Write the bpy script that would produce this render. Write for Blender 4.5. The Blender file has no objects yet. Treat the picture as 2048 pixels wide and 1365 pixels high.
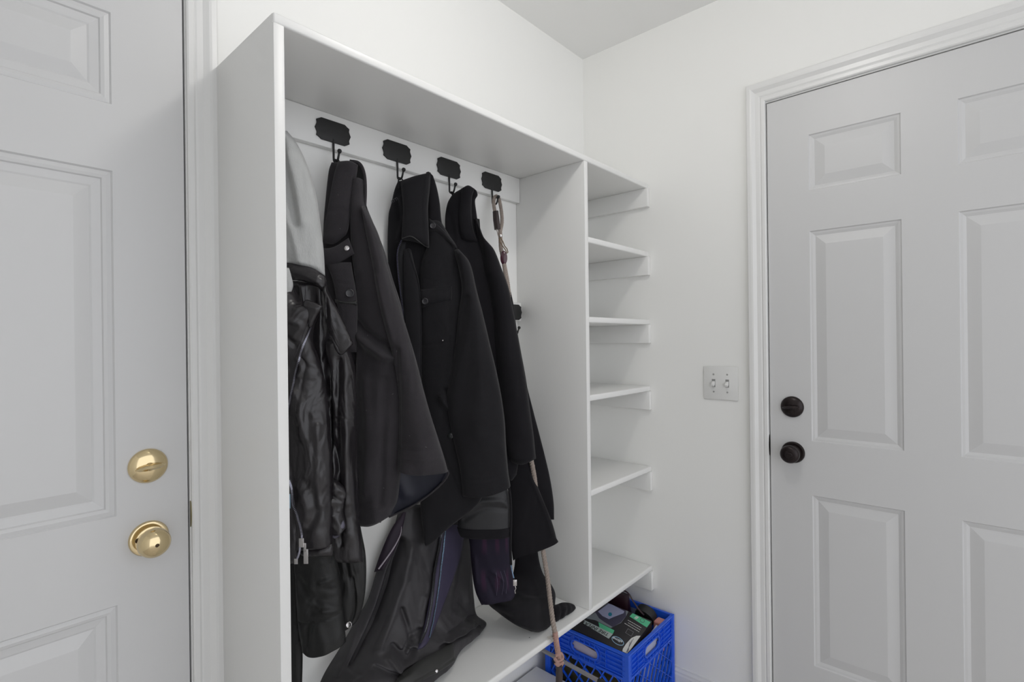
import bpy, bmesh, math, random
import numpy as np
from mathutils import Vector, Matrix, noise

random.seed(7)
S = bpy.context.scene
C = S.collection

# ------------------------------------------------------------------ camera (solved from the room's edges)
CX, CY, CZ = -1.80508, -1.20218, 1.27499
YAW, PITCH, ROLL, FPX = 0.841862, -0.000457, -0.011507, 1040.25
_cy, _sy, _cp, _sp = math.cos(YAW), math.sin(YAW), math.cos(PITCH), math.sin(PITCH)
F_ = np.array([_sy*_cp, _cy*_cp, _sp]); _r = np.array([_cy, -_sy, 0.0]); _u = np.cross(_r, F_)
R_ = math.cos(ROLL)*_r + math.sin(ROLL)*_u
U_ = -math.sin(ROLL)*_r + math.cos(ROLL)*_u
C_ = np.array([CX, CY, CZ])

def ray(px, py):
    px = np.asarray(px, float)[..., None]; py = np.asarray(py, float)[..., None]
    return F_ + R_*(px-1024)/FPX - U_*(py-682.5)/FPX
def hit(px, py, p0, n):
    """where the sight line of a photo point meets the plane through p0 with normal n"""
    v = ray(px, py); n = np.asarray(n, float)
    t = ((np.asarray(p0, float)-C_) @ n)/(v @ n)
    return C_ + v*t[..., None]
def onY(px, py, y):
    v = ray(px, py); t = (np.asarray(y, float)-CY)/v[..., 1]; return C_ + v*t[..., None]
def proj(P):
    d = np.asarray(P)-C_; z = d @ F_
    return np.stack([1024+FPX*(d @ R_)/z, 682.5-FPX*(d @ U_)/z], -1)

cam = bpy.data.objects.new('camera', bpy.data.cameras.new('camera')); C.objects.link(cam)
cam.data.sensor_width = 36.0; cam.data.lens = FPX/2048*36; cam.data.clip_start = 0.02
m = Matrix(((R_[0], U_[0], -F_[0], CX), (R_[1], U_[1], -F_[1], CY), (R_[2], U_[2], -F_[2], CZ), (0, 0, 0, 1)))
cam.matrix_world = m
S.camera = cam

# ------------------------------------------------------------------ room numbers
H = 2.433; D = .2868; XL = -1.3989; ZT = 1.8592; XD = -.4296; ZB = .4229; T = .019
ZD = 2.03; YD = -.7032; XLD = -1.4564; DW = .813

# ------------------------------------------------------------------ materials
MATS = {}
def mat(name, col, rough=.5, metal=0, bump=0, bscale=200, sheen=0, coat=0, var=0, vscale=6, spec=.5, stretch=None, trans=0):
    if name in MATS: return MATS[name]
    M = bpy.data.materials.new(name); M.use_nodes = True
    nt = M.node_tree; b = nt.nodes['Principled BSDF']
    b.inputs['Base Color'].default_value = (*col, 1)
    b.inputs['Roughness'].default_value = rough; b.inputs['Metallic'].default_value = metal
    b.inputs['Specular IOR Level'].default_value = spec
    if sheen:
        b.inputs['Sheen Weight'].default_value = sheen; b.inputs['Sheen Roughness'].default_value = .4
    if coat: b.inputs['Coat Weight'].default_value = coat; b.inputs['Coat Roughness'].default_value = .1
    tc = nt.nodes.new('ShaderNodeTexCoord')
    if var or bump:
        mp = nt.nodes.new('ShaderNodeMapping')
        nt.links.new(tc.outputs['Object'], mp.inputs['Vector'])
        if stretch: mp.inputs['Scale'].default_value = stretch
    if var:
        n = nt.nodes.new('ShaderNodeTexNoise'); n.inputs['Scale'].default_value = vscale; n.inputs['Detail'].default_value = 3
        cr = nt.nodes.new('ShaderNodeMapRange'); cr.inputs['To Min'].default_value = 1-var; cr.inputs['To Max'].default_value = 1+var
        mx = nt.nodes.new('ShaderNodeVectorMath'); mx.operation = 'SCALE'
        mx.inputs[0].default_value = col
        nt.links.new(mp.outputs['Vector'], n.inputs['Vector'])
        nt.links.new(n.outputs['Fac'], cr.inputs['Value']); nt.links.new(cr.outputs['Result'], mx.inputs['Scale'])
        nt.links.new(mx.outputs['Vector'], b.inputs['Base Color'])
    if bump:
        n2 = nt.nodes.new('ShaderNodeTexNoise'); n2.inputs['Scale'].default_value = bscale; n2.inputs['Detail'].default_value = 4
        bp = nt.nodes.new('ShaderNodeBump'); bp.inputs['Strength'].default_value = bump; bp.inputs['Distance'].default_value = .002
        nt.links.new(mp.outputs['Vector'], n2.inputs['Vector'])
        nt.links.new(n2.outputs['Fac'], bp.inputs['Height']); nt.links.new(bp.outputs['Normal'], b.inputs['Normal'])
    MATS[name] = M
    return M

W = mat('wall_paint', (.845, .845, .825), .6, bump=.05, bscale=90)
CE = mat('ceiling_paint', (.82, .82, .81), .75, bump=.12, bscale=60)
TR = mat('trim_paint', (.73, .73, .72), .32, bump=.04, bscale=40)
DR = mat('door_paint', (.60, .60, .60), .42, bump=.05, bscale=60)
SH = mat('cabinet_paint', (.765, .765, .75), .38, bump=.06, bscale=50)
FL = mat('floor_vinyl', (.62, .59, .56), .5, var=.2, vscale=4)
BLK = mat('black_iron', (.013, .013, .013), .55, bump=.15, bscale=300)
BRZ = mat('dark_bronze', (.018, .012, .012), .3, metal=.5, bump=.03, bscale=60)
BRS = mat('polished_brass', (.74, .60, .36), .13, metal=1)
BRD = mat('brass_dark_hole', (.06, .035, .015), .4, metal=.6)
PLS = mat('switch_plastic', (.74, .74, .725), .35)
DK = mat('dark_slot', (.02, .02, .02), .8)
WOOLA = mat('charcoal_wool', (.034, .031, .0345), .9, bump=.6, bscale=900, sheen=.12, var=.25, vscale=14, spec=.2)
WOOLB = mat('black_wool', (.0135, .013, .0148), .92, bump=.5, bscale=900, sheen=.08, var=.2, vscale=14, spec=.2)
WOOLC = mat('soft_black_wool', (.0125, .0118, .0138), .95, bump=.5, bscale=900, sheen=.06, var=.2, vscale=10, spec=.15)
NYL = mat('charcoal_nylon', (.037, .035, .038), .55, bump=.15, bscale=600, var=.15, vscale=8, spec=.35)
NYLB = mat('black_nylon', (.013, .013, .013), .5, bump=.15, bscale=500, var=.15, vscale=8, spec=.35)
LEA = mat('black_leather', (.016, .014, .016), .33, bump=.15, bscale=260, var=.2, vscale=12, spec=.55)
LEB = mat('matte_black_leather', (.014, .014, .014), .45, bump=.2, bscale=300, spec=.5)
def wrinkle(M, scale, dist, stretch=(1, 1, .6), detail=2):
    nt = M.node_tree; b = nt.nodes['Principled BSDF']
    tc = nt.nodes['Texture Coordinate']; mp = nt.nodes.new('ShaderNodeMapping'); mp.inputs['Scale'].default_value = stretch
    n = nt.nodes.new('ShaderNodeTexNoise'); n.inputs['Scale'].default_value = scale; n.inputs['Detail'].default_value = detail; n.inputs['Distortion'].default_value = 1.2
    bp = nt.nodes.new('ShaderNodeBump'); bp.inputs['Strength'].default_value = 1; bp.inputs['Distance'].default_value = dist
    nt.links.new(tc.outputs['Object'], mp.inputs['Vector']); nt.links.new(mp.outputs['Vector'], n.inputs['Vector']); nt.links.new(n.outputs['Fac'], bp.inputs['Height'])
    old = b.inputs['Normal'].links[0].from_node if b.inputs['Normal'].links else None
    if old: nt.links.new(bp.outputs['Normal'], old.inputs['Normal'])
    else: nt.links.new(bp.outputs['Normal'], b.inputs['Normal'])
wrinkle(LEA, 15, .015); wrinkle(LEB, 14, .015); wrinkle(NYL, 8, .016); wrinkle(NYLB, 12, .018); wrinkle(WOOLA, 6, .016, (1, 1, .35)); wrinkle(WOOLB, 6, .012, (1, 1, .35)); wrinkle(WOOLC, 6, .010, (1, 1, .35))
GRY = mat('heather_grey_fleece', (.42, .425, .42), .95, bump=.6, bscale=500, sheen=.2, var=.14, vscale=60, stretch=(1, 1, .3), spec=.1)
LIN = mat('navy_lining', (.010, .011, .022), .5, spec=.4)
PUR = mat('purple_lining', (.040, .034, .065), .6, spec=.3)
DPU = mat('dark_plum_lining', (.016, .009, .018), .6, spec=.3)
GSL = mat('slate_nylon', (.020, .020, .022), .5, spec=.4, bump=.15, bscale=500)
ZIP = mat('zip_teeth', (.35, .35, .42), .3, metal=.9)
ZIPB = mat('zip_teeth_blue', (.30, .48, .72), .3, metal=.7)
NIK = mat('nickel', (.62, .6, .6), .25, metal=1)
BTN = mat('charcoal_button', (.035, .034, .038), .35, spec=.5)
ROPE = mat('taupe_rope', (.32, .27, .235), .95, bump=.8, bscale=500, var=.2, vscale=80)
ROPEP = mat('pink_rope', (.42, .26, .22), .95, bump=.8, bscale=500, var=.2, vscale=80)
BRL = mat('brown_leather', (.038, .026, .025), .55, bump=.2, bscale=200)
BUR = mat('burgundy_leather', (.060, .014, .026), .25, coat=.4)
BLU = mat('blue_plastic', (.012, .10, .68), .35, spec=.5)
GRT = mat('grey_tube', (.30, .29, .31), .35, metal=.4)

# ------------------------------------------------------------------ helpers
def empty(name, loc=(0, 0, 0), label=None, cat=None, group=None, kind=None):
    o = bpy.data.objects.new(name, None); o.location = loc; C.objects.link(o); o.empty_display_size = .03
    tag(o, label, cat, group, kind); return o
def tag(o, label=None, cat=None, group=None, kind=None):
    if label: o['label'] = label
    if cat: o['category'] = cat
    if group: o['group'] = group
    if kind: o['kind'] = kind
    return o
def link(name, me, material, parent=None, label=None):
    o = bpy.data.objects.new(name, me); C.objects.link(o)
    if material and not me.materials: me.materials.append(material)
    if parent:
        o.parent = parent
        w = Vector((0, 0, 0)); q = parent
        while q: w += q.location; q = q.parent
        # mesh coordinates are given in world space
        me.transform(Matrix.Translation(-w))
    if label: o['label'] = label
    return o
class MB:
    def __init__(s): s.v = []; s.f = []; s.sm = []
    def add(s, vs, fs, smooth=False):
        n = len(s.v); s.v += [tuple(map(float, v)) for v in vs]
        s.f += [tuple(i+n for i in f) for f in fs]; s.sm += [smooth]*len(fs)
        return s
    def box(s, a, b):
        x0, x1 = sorted((a[0], b[0])); y0, y1 = sorted((a[1], b[1])); z0, z1 = sorted((a[2], b[2]))
        return s.add([(x0,y0,z0),(x1,y0,z0),(x1,y1,z0),(x0,y1,z0),(x0,y0,z1),(x1,y0,z1),(x1,y1,z1),(x0,y1,z1)],
                     [(0,3,2,1),(4,5,6,7),(0,1,5,4),(1,2,6,5),(2,3,7,6),(3,0,4,7)])
    def obox(s, o, ax, ay, az, a, b):
        """box in a frame: origin o, unit axes ax ay az, from local a to local b"""
        o, ax, ay, az = [np.array(q, float) for q in (o, ax, ay, az)]
        vs = []
        for z in (a[2], b[2]):
            for (x, y) in ((a[0],a[1]),(b[0],a[1]),(b[0],b[1]),(a[0],b[1])): vs.append(o+ax*x+ay*y+az*z)
        return s.add(vs, [(0,3,2,1),(4,5,6,7),(0,1,5,4),(1,2,6,5),(2,3,7,6),(3,0,4,7)])
    def tube(s, pts, r, n=10, close=False, flat=1.0, caps=True):
        P = [Vector(map(float, p)) for p in pts]; N = len(P)
        rs = r if isinstance(r, (list, tuple)) else [r]*N
        t0 = (P[1]-P[0]).normalized(); up = Vector((0, 0, 1)) if abs(t0.z) < .9 else Vector((1, 0, 0))
        a = t0.cross(up).normalized(); vs = []
        for i in range(N):
            if close: t = (P[(i+1) % N]-P[i-1]).normalized()
            else: t = (P[min(i+1, N-1)]-P[max(i-1, 0)]).normalized()
            a = (a-t*a.dot(t)).normalized(); b = t.cross(a)
            for k in range(n):
                th = 2*math.pi*k/n; vs.append(P[i]+a*math.cos(th)*rs[i]+b*math.sin(th)*rs[i]*flat)
        fs = []
        for i in range(N if close else N-1):
            j = (i+1) % N
            for k in range(n): fs.append((i*n+k, i*n+(k+1) % n, j*n+(k+1) % n, j*n+k))
        s.add(vs, fs, True)
        if not close and caps:
            s.f += [tuple(len(s.v)-N*n+k for k in reversed(range(n))), tuple(len(s.v)-n+k for k in range(n))]; s.sm += [False]*2
        return s
    def lathe(s, o, axis, prof, n=32):
        """prof: list of (r, h) along axis from o"""
        o = Vector(o); ax = Vector(axis).normalized(); up = Vector((0, 0, 1)) if abs(ax.z) < .9 else Vector((1, 0, 0))
        a = ax.cross(up).normalized(); b = ax.cross(a); vs = []
        for r, h in prof:
            for k in range(n):
                th = 2*math.pi*k/n; vs.append(o+ax*h+(a*math.cos(th)+b*math.sin(th))*max(r, 1e-5))
        fs = []
        for i in range(len(prof)-1):
            for k in range(n): fs.append((i*n+k, i*n+(k+1) % n, (i+1)*n+(k+1) % n, (i+1)*n+k))
        fs.append(tuple(reversed(range(n)))); fs.append(tuple((len(prof)-1)*n+k for k in range(n)))
        return s.add(vs, fs, True)
    def prism(s, pts, n, h):
        """closed outline pts (3D), extruded by h along n"""
        n = np.array(n, float); k = len(pts); P = [np.array(p, float) for p in pts]
        return s.add(P+[p+n*h for p in P], [tuple(range(k)), tuple(reversed(range(k, 2*k)))]+[(i, i+k, (i+1) % k+k, (i+1) % k) for i in range(k)])
    def mesh(s, name, bevel=0, seg=2):
        me = bpy.data.meshes.new(name); me.from_pydata(s.v, [], s.f)
        bm = bmesh.new(); bm.from_mesh(me)
        bmesh.ops.recalc_face_normals(bm, faces=bm.faces)
        if bevel:
            ed = [e for e in bm.edges if len(e.link_faces) == 2 and e.calc_face_angle(0) > .7]
            bmesh.ops.bevel(bm, geom=ed, offset=bevel, segments=seg, affect='EDGES', profile=.5)
            for f in bm.faces: f.smooth = True
        else:
            bm.faces.ensure_lookup_table()
            for i, f in enumerate(bm.faces): f.smooth = s.sm[i] if i < len(s.sm) else False
        bm.to_mesh(me); bm.free()
        if bevel:
            try: me.set_sharp_from_angle(angle=math.radians(40))
            except Exception: pass
        else:
            if any(s.sm): me.set_sharp_from_angle(angle=math.radians(38))
        return me
    def build(s, name, material, parent=None, bevel=0, label=None, seg=2):
        return link(name, s.mesh(name, bevel, seg), material, parent, label)

def catmull(P, t):
    """P (k,dim), t in 0..1 array -> smooth samples"""
    P = np.asarray(P, float); k = len(P)
    if k == 1: return np.repeat(P, len(t), 0)
    x = np.asarray(t)*(k-1); i = np.clip(x.astype(int), 0, k-2); f = (x-i)[:, None]
    if k == 2: return P[0]+(P[1]-P[0])*x[:, None]
    E = np.vstack([2*P[0]-P[1], P, 2*P[-1]-P[-2]])
    p0, p1, p2, p3 = E[i], E[i+1], E[i+2], E[i+3]
    return .5*((2*p1)+(-p0+p2)*f+(2*p0-5*p1+4*p2-p3)*f**2+(-p0+3*p1-3*p2+p3)*f**3)

# ------------------------------------------------------------------ the room
def structure(name, mb, m_, bevel=0):
    o = mb.build(name, m_, None, bevel); o['kind'] = 'structure'; return o
WT = .14
LX, FY = -2.62, -2.35
b = MB()   # back wall with the opening of the left door
dx0, dx1 = XLD-DW-.003-.02, XLD+.003+.02
b.box((LX-WT, 0, 0), (dx0, WT, H)); b.box((dx1, 0, 0), (WT, WT, H)); b.box((dx0, 0, ZD+.023), (dx1, WT, H))
structure('wall_back', b, W)
b = MB()
dy0, dy1 = YD-DW-.003-.02, YD+.003+.02
b.box((0, dy1, 0), (WT, 0, H)); b.box((0, FY, 0), (WT, dy0, H)); b.box((0, dy0, ZD+.023), (WT, dy1, H))
structure('wall_right', b, W)
structure('wall_left', MB().box((LX-WT, FY, 0), (LX, 0, H)), W)
structure('floor', MB().box((LX-WT, FY-1.6, -.1), (WT+.3, WT+.3, 0)), FL)
structure('ceiling', MB().box((LX-WT, FY, H), (WT, WT, H+.1)), CE)

def casing(name, path, inward, outn, width=.0575):
    """colonial casing swept along path (inner edge, 3 straight mitred runs); inward: function giving outward-in-plane dir per run"""
    prof = [(0, 0), (0, .0075), (.003, .0100), (.011, .0105), (.0145, .0088), (.018, .0103), (.029, .0110), (.034, .0140), (.039, .0172), (.044, .018), (.053, .018), (.0560, .0160), (width, .012), (width, 0)]
    P = [np.array(p, float) for p in path]; n = np.array(outn, float)
    vs = []; k = len(prof)
    for i, p in enumerate(P):
        for (w_, t_) in prof: vs.append(p+inward[i]*w_+n*t_)
    fs = []
    for i in range(len(P)-1):
        for j in range(k-1): fs.append((i*k+j, i*k+j+1, (i+1)*k+j+1, (i+1)*k+j))
    fs.append(tuple(range(k))); fs.append(tuple(reversed([(len(P)-1)*k+j for j in range(k)])))
    return structure(name, MB().add(vs, fs), TR)

rv = .005
zc = ZD+.003+rv
# left door (back wall): plane y = 0, room side is -y
xi, xj = XLD+.003+rv-.003, XLD-DW-.003-rv
casing('trim_1', [(xi, 0, 0), (xi, 0, zc), (xj, 0, zc), (xj, 0, 0)],
       [np.array((1., 0, 0)), np.array((1., 0, 1.)), np.array((-1., 0, 1.)), np.array((-1., 0, 0))], (0, -1, 0), .0545)
yi, yj = YD+.003+rv-.005, YD-DW-.003-rv
zc2 = ZD+.003+rv-.001
casing('trim_2', [(0, yi, 0), (0, yi, zc2), (0, yj, zc2), (0, yj, 0)],
       [np.array((0, 1., 0)), np.array((0, 1., 1.13)), np.array((0, -1., 1.13)), np.array((0, -1., 0))], (-1, 0, 0))
# jambs with stops
def jamb(name, axis):
    b = MB()
    if axis == 'x':
        for (a, c, st) in ((XLD+.003, dx1, -1), (XLD-DW-.003, dx0, 1)):
            b.box((a, 0.0, 0), (c, WT, ZD+.003)); b.box((a, .047, 0), (a+st*.012, .085, ZD+.003))
        b.box((dx0, 0, ZD+.003), (dx1, WT, ZD+.023)); b.box((XLD-DW, .047, ZD-.009), (XLD, .085, ZD+.003))
    else:
        for (a, c, st) in ((YD+.003, dy1, -1), (YD-DW-.003, dy0, 1)):
            b.box((0, a, 0), (WT, c, ZD+.003)); b.box((.047, a, 0), (.085, a+st*.012, ZD+.003))
        b.box((0, dy0, ZD+.003), (WT, dy1, ZD+.023)); b.box((.047, YD-DW, ZD-.009), (.085, YD, ZD+.003))
    return structure(name, b, TR)
jamb('trim_3', 'x'); jamb('trim_4', 'y')

def door(name, org, ua, n, prof):
    """six panel slab. org: latch-side bottom corner on room face, ua: unit dir away from latch side, n: unit normal into the room"""
    org, ua, n = [np.array(q, float) for q in (org, ua, n)]
    z0 = .012; us = [0, .118, .346, .467, .695, DW]
    zs = [z0, .262, .788, .9545, 1.602, 1.7265, 1.899, ZD]
    b = MB(); th = .044
    P = lambda u, z, d=0: org+ua*u+np.array((0, 0, z))+n*d
    for i in range(5):
        for j in range(7):
            u0, u1, a, c = us[i], us[i+1], zs[j], zs[j+1]
            if i in (1, 3) and j in (1, 3, 5):
                R = [[P(u0+s, a+s, d), P(u1-s, a+s, d), P(u1-s, c-s, d), P(u0+s, c-s, d)] for s, d in prof]
                vs = [p for r in R for p in r]; fs = []
                for k in range(len(R)-1):
                    for q in range(4): fs.append((k*4+q, k*4+(q+1) % 4, (k+1)*4+(q+1) % 4, (k+1)*4+q))
                fs.append(tuple((len(R)-1)*4+q for q in range(4)))
                b.add(vs, fs)
            else: b.add([P(u0, a), P(u1, a), P(u1, c), P(u0, c)], [(0, 1, 2, 3)])
    A = [P(0, z0), P(DW, z0), P(DW, ZD), P(0, ZD)]; B_ = [P(0, z0, -th), P(DW, z0, -th), P(DW, ZD, -th), P(0, ZD, -th)]
    b.add(A+B_, [(4, 5, 6, 7), (0, 1, 5, 4), (1, 2, 6, 5), (2, 3, 7, 6), (3, 0, 4, 7)])
    me = b.mesh(name)
    bm = bmesh.new(); bm.from_mesh(me); bmesh.ops.remove_doubles(bm, verts=bm.verts, dist=1e-6)
    bmesh.ops.recalc_face_normals(bm, faces=bm.faces); bm.to_mesh(me); bm.free()
    o = link(name, me, DR); o['kind'] = 'structure'; return o
profL = [(0, 0), (.0025, -.0035), (.010, -.0018), (.0155, -.0035), (.0175, -.0065), (.031, -.0085), (.034, -.0100), (.057, -.0020), (.058, -.0018)]
profR = [(0, 0), (.0025, -.0035), (.008, -.0045), (.0150, -.0075), (.0175, -.0070), (.0200, -.0065), (.042, -.0015), (.043, -.0013)]
d1 = door('door_1', (XLD, .002, 0), (-1, 0, 0), (0, -1, 0), profL)
d2 = door('door_2', (.002, YD, 0), (0, -1, 0), (-1, 0, 0), profR)

def deadbolt(parent, o, n, ua, m_, label):
    o, n, ua = Vector(o), Vector(n), Vector(ua)
    b = MB().lathe(o, n, [(.033, 0), (.033, .003), (.031, .0065), (.026, .0105), (.018, .013), (.009, .0142), (0, .0145)], 40)
    q = b.build('deadbolt', m_, parent, label=label)
    z = Vector((0, 0, 1)); t = MB()   # leaf shaped thumb turn
    for s in (1, -1):
        pass
    prof = [(-.024, .0015), (-.018, .0045), (-.008, .0062), (.004, .0066), (.014, .0055), (.021, .0030), (.025, .0008)]
    vs = []; N = 7
    for u, r in prof:
        for k in range(8):
            th = 2*math.pi*k/8
            vs.append(o+ua*u+z*(r*.95*math.cos(th))+n*(.0200+(r*1.9)*math.sin(th)))
    fs = [(i*8+k, i*8+(k+1) % 8, (i+1)*8+(k+1) % 8, (i+1)*8+k) for i in range(N-1) for k in range(8)]
    fs += [tuple(range(8)), tuple((N-1)*8+k for k in range(8))]
    t.add(vs, fs, True); t.lathe(o+n*.010, n, [(.008, 0), (.008, .006), (.006, .009)], 16)
    t.build('thumb_turn', m_, q)
    return q
def knob(parent, o, n, m_, hole, label, brass):
    o, n = Vector(o), Vector(n)
    b = MB().lathe(o, n, [(.0335, 0), (.0335, .003), (.0318, .006), (.029, .0068), (.0255, .0062), (.020, .0068), (.016, .010)], 44)
    q = b.build('door_knob', m_, parent, label=label)
    if brass:
        pr = [(.0135, .005), (.013, .016), (.0135, .020), (.022, .0235), (.0262, .0290), (.0275, .0355), (.0268, .042), (.0235, .0485), (.018, .0535), (.010, .0565), (.0035, .0575), (.003, .0572)]
    else:
        pr = [(.0135, .005), (.012, .020), (.015, .025), (.023, .028), (.0268, .034), (.0275, .041), (.0262, .047), (.022, .0515), (.0165, .0535), (.0125, .054), (.0122, .0525), (.0120, .0525)]
    MB().lathe(o, n, pr, 44).build('knob_ball', m_, q)
    if brass:
        MB().lathe(o, n, [(.0030, .0565), (.0030, .0580), (.0022, .0582)], 14).build('pin_hole', hole, q)
        s_ = o+Vector((-.019, 0, .002)); MB().lathe(s_, n, [(.0048, .005), (.0048, .0080), (.0030, .0090), (.0024, .0084)], 18).build('screw', BRD, q)
    else:
        MB().lathe(o, n, [(.0105, .050), (.0105, .0550), (.0095, .0562)], 20).build('turn_button', m_, q)
        MB().obox(o+n*.056, (0, 1, 0), (0, 0, 1), n, (-.0085, -.0022, 0), (.0085, .0022, .0035)).build('turn_bar', m_, q)
    return q
deadbolt(d1, (-1.524, .002, 1.040), (0, -1, 0), (1, 0, .10), BRS, 'polished brass deadbolt')
knob(d1, (-1.524, .002, .899), (0, -1, 0), BRS, BRD, 'polished brass knob', True)
deadbolt(d2, (.002, -.768, 1.057), (-1, 0, 0), (0, -1, .10), BRZ, 'dark bronze deadbolt')
knob(d2, (.002, -.769, .914), (-1, 0, 0), BRZ, DK, 'dark bronze knob', False)
# strike plates on the jambs
def strike(name, axis, z0, z1, m_, label):
    b = MB()
    if axis == 'x':
        x = XLD+.0025; pts = []
        for k in range(13):
            a = k/12; pts.append((x+.0006, -.0005-.0055*math.sin(math.pi*a)**.6, z0+(z1-z0)*a))
        b.prism(pts+[(x+.0006, .004, z1), (x+.0006, .004, z0)], (1, 0, 0), .0022)
        o = b.build(name, m_); o['kind'] = 'structure'
    else:
        y = YD+.0015; pts = []
        for k in range(13):
            a = k/12; pts.append((.001-.0065*math.sin(math.pi*a)**.6, y+.001, z0+(z1-z0)*a))
        b.prism(pts+[(.006, y+.001, z1), (.006, y+.001, z0)], (0, 1, 0), .0055)
        o = b.build(name, m_); o['kind'] = 'structure'
    o['label'] = label
    return o
strike('trim_5', 'x', .902, .955, mat('worn_brass', (.25, .22, .13), .4, metal=.7), 'brass strike plate on the left door jamb')
strike('trim_6', 'y', .895, .962, BRZ, 'dark strike plate on the right door jamb')

# baseboards
bb = [(0, 0), (0, .012), (.058, .012), (.064, .0095), (.070, .0095), (.078, .005), (.083, .004), (.083, 0)]
def baseboard(name, a, c, n):
    n = np.array(n, float); vs = []
    for p in (a, c):
        for z, t in bb: vs.append(np.array(p, float)+n*t+np.array((0, 0, z)))
    k = len(bb); fs = [(j, (j+1) % k, (j+1) % k+k, j+k) for j in range(k)]+[tuple(range(k)), tuple(reversed(range(k, 2*k)))]
    return structure(name, MB().add(vs, fs), TR)
baseboard('baseboard_right', (0, yi+.0575, 0), (0, -.0, 0), (-1, 0, 0))
baseboard('baseboard_left', (LX, FY, 0), (LX, 0, 0), (1, 0, 0))

# ------------------------------------------------------------------ the built-in coat cabinet
cab = empty('coat_cabinet', (XL, 0, 0), 'tall white painted open cabinet with coat rail, bench and a column of cubbyholes', 'cabinet')
EPS = .0006
MB().box((XL, -D, 0), (XL+T, -EPS, ZT-T)).box((XL-.0002, -D+.0035, .001), (XL+.003, -EPS, ZT-.0018)).build('side_panel', SH, cab, .0008)
MB().box((XL, -D, ZT-T), (-EPS, -EPS, ZT)).build('top_panel', SH, cab, .004, seg=3)
MB().box((XD, -D, ZB), (XD+T, -EPS, ZT-T)).build('divider_panel', SH, cab, .0015)
for z in (1.6034, 1.3486, 1.099, .7966):
    MB().box((XD+T, -D, z-T), (-EPS, -EPS, z)).build('shelf', SH, cab, .004, seg=3)
MB().box((XL+T, -D, ZB-T), (-EPS, -EPS, ZB)).build('bench_board', SH, cab, .005, seg=3)
for z in (ZT, 1.6034, 1.3486, 1.099, .7966, ZB):
    MB().box((-.0195, -D-.0045, z-T-.069), (-EPS, -EPS, z-T)).build('cleat', SH, cab, .0015)
MB().box((XL+T, -T, 1.7545), (XD, -EPS, ZT-T)).build('hook_rail', SH, cab, .003)
MB().box((XL+T, -T, 1.3435), (XD, -EPS, 1.4070)).build('hook_rail', SH, cab, .003)
MB().box((XL+T, -D, .086), (-.362, -.013, .104)).build('bottom_shelf', SH, cab, .002)
MB().box((XL+T, -D+.02, 0), (-.372, -D+.035, .086)).build('kickboard', SH, cab, .001)
for px, py in ((1059, 1276), (1136, 1203)):   # nail heads on the bench
    q = hit(px, py, (0, 0, ZB), (0, 0, 1)); MB().lathe(q, (0, 0, 1), [(.0016, 0), (.0014, .0006)], 10).build('nail_head', DK, cab)

# ------------------------------------------------------------------ light switch
sw = empty('light_switch', (0, -.548, 1.1215), 'white double toggle light switch on the wall left of the right door', 'light switch')
b = MB().box((-.0055, -.606, 1.0645), (-EPS, -.490, 1.1787)); b.build('cover_plate', PLS, sw, .0028)
for yy in (-.525, -.571):
    b = MB(); z = 1.1215
    b.box((-.0062, yy-.0058, z-.0135), (-.0050, yy+.0058, z+.0135)); b.build('slot', DK if False else mat('toggle_slot', (.28, .28, .27), .6), sw)
    t = MB().obox((-.006, yy, z+.001), (0, 1, 0), (-.80, 0, -.60), (-.6, 0, .8), (-.0045, -.003, -.0050), (.0045, .0150, .0050)); t.build('toggle', PLS, sw, .001)
    for dz in (.030, -.030):
        MB().lathe((-.0055, yy, z+dz), (-1, 0, 0), [(.0032, 0), (.0030, .0009), (.0012, .0012)], 14).build('screw', mat('screw_grey', (.33, .33, .32), .5), sw)

# ------------------------------------------------------------------ coat hooks
def plaque(o, hw=.0475, hh=.0265, th=.0035):
    """scalloped plate outline facing -y centred at o"""
    pts = []
    right = [(-1, .70), (-.60+.0, 1.0)]
    out = [(-.66, 1), (.66, 1), (.80, .83), (.93, .72), (.90, .45), (.93, .28), (1.0, .0), (.93, -.28), (.90, -.45), (.93, -.72), (.80, -.86), (.66, -1),
           (-.66, -1), (-.80, -.83), (-.93, -.72), (-.90, -.45), (-.93, -.28), (-1.0, .0), (-.93, .28), (-.90, .45), (-.93, .72), (-.80, .86)]
    return [(o[0]+a*hw, o[1], o[2]+c*hh) for a, c in out]
def make_hook(x, z, y=-T):
    r = empty('coat_hook', (x, y, z))
    b = MB().prism(plaque((x, y-.0006, z)), (0, -1, 0), .004); b.build('back_plate', BLK, r, .0006)
    w = MB()
    path = [(x, y-.0035, z-.018), (x, y-.0035, z-.045), (x, y-.0035, z-.064)]
    for k in range(1, 13):
        a = math.pi*k/12*.92
        path.append((x, y-.0035-.0110*(1-math.cos(a)), z-.0665-.0105*math.sin(a)))
    lx, ly, lz = path[-1]
    path += [(lx, ly-.0025, lz+.007), (lx, ly-.0055, lz+.0135)]
    w.tube(path, .0027, 10)
    w.build('hook_wire', BLK, r)
    e = path[-1]; MB().lathe((e[0], e[1]+.0012, e[2]-.003), (0, -.4, .92), [(.0, -.0015), (.0032, 0), (.0050, .0025), (.0053, .005), (.0045, .008), (.0025, .0095), (0, .010)], 18).build('ball_tip', BLK, r)
    return r, path
def copy_tree(o, parent=None):
    c = o.copy(); C.objects.link(c)
    if parent: c.parent = parent
    for ch in list(o.children): copy_tree(ch, c)
    return c
h1, hp = make_hook(-1.137, 1.796)
tag(h1, 'black iron coat hook above the charcoal wool coat with the flared cuff', 'coat hook', group='iron coat hooks')
hooks = [h1]
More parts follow.
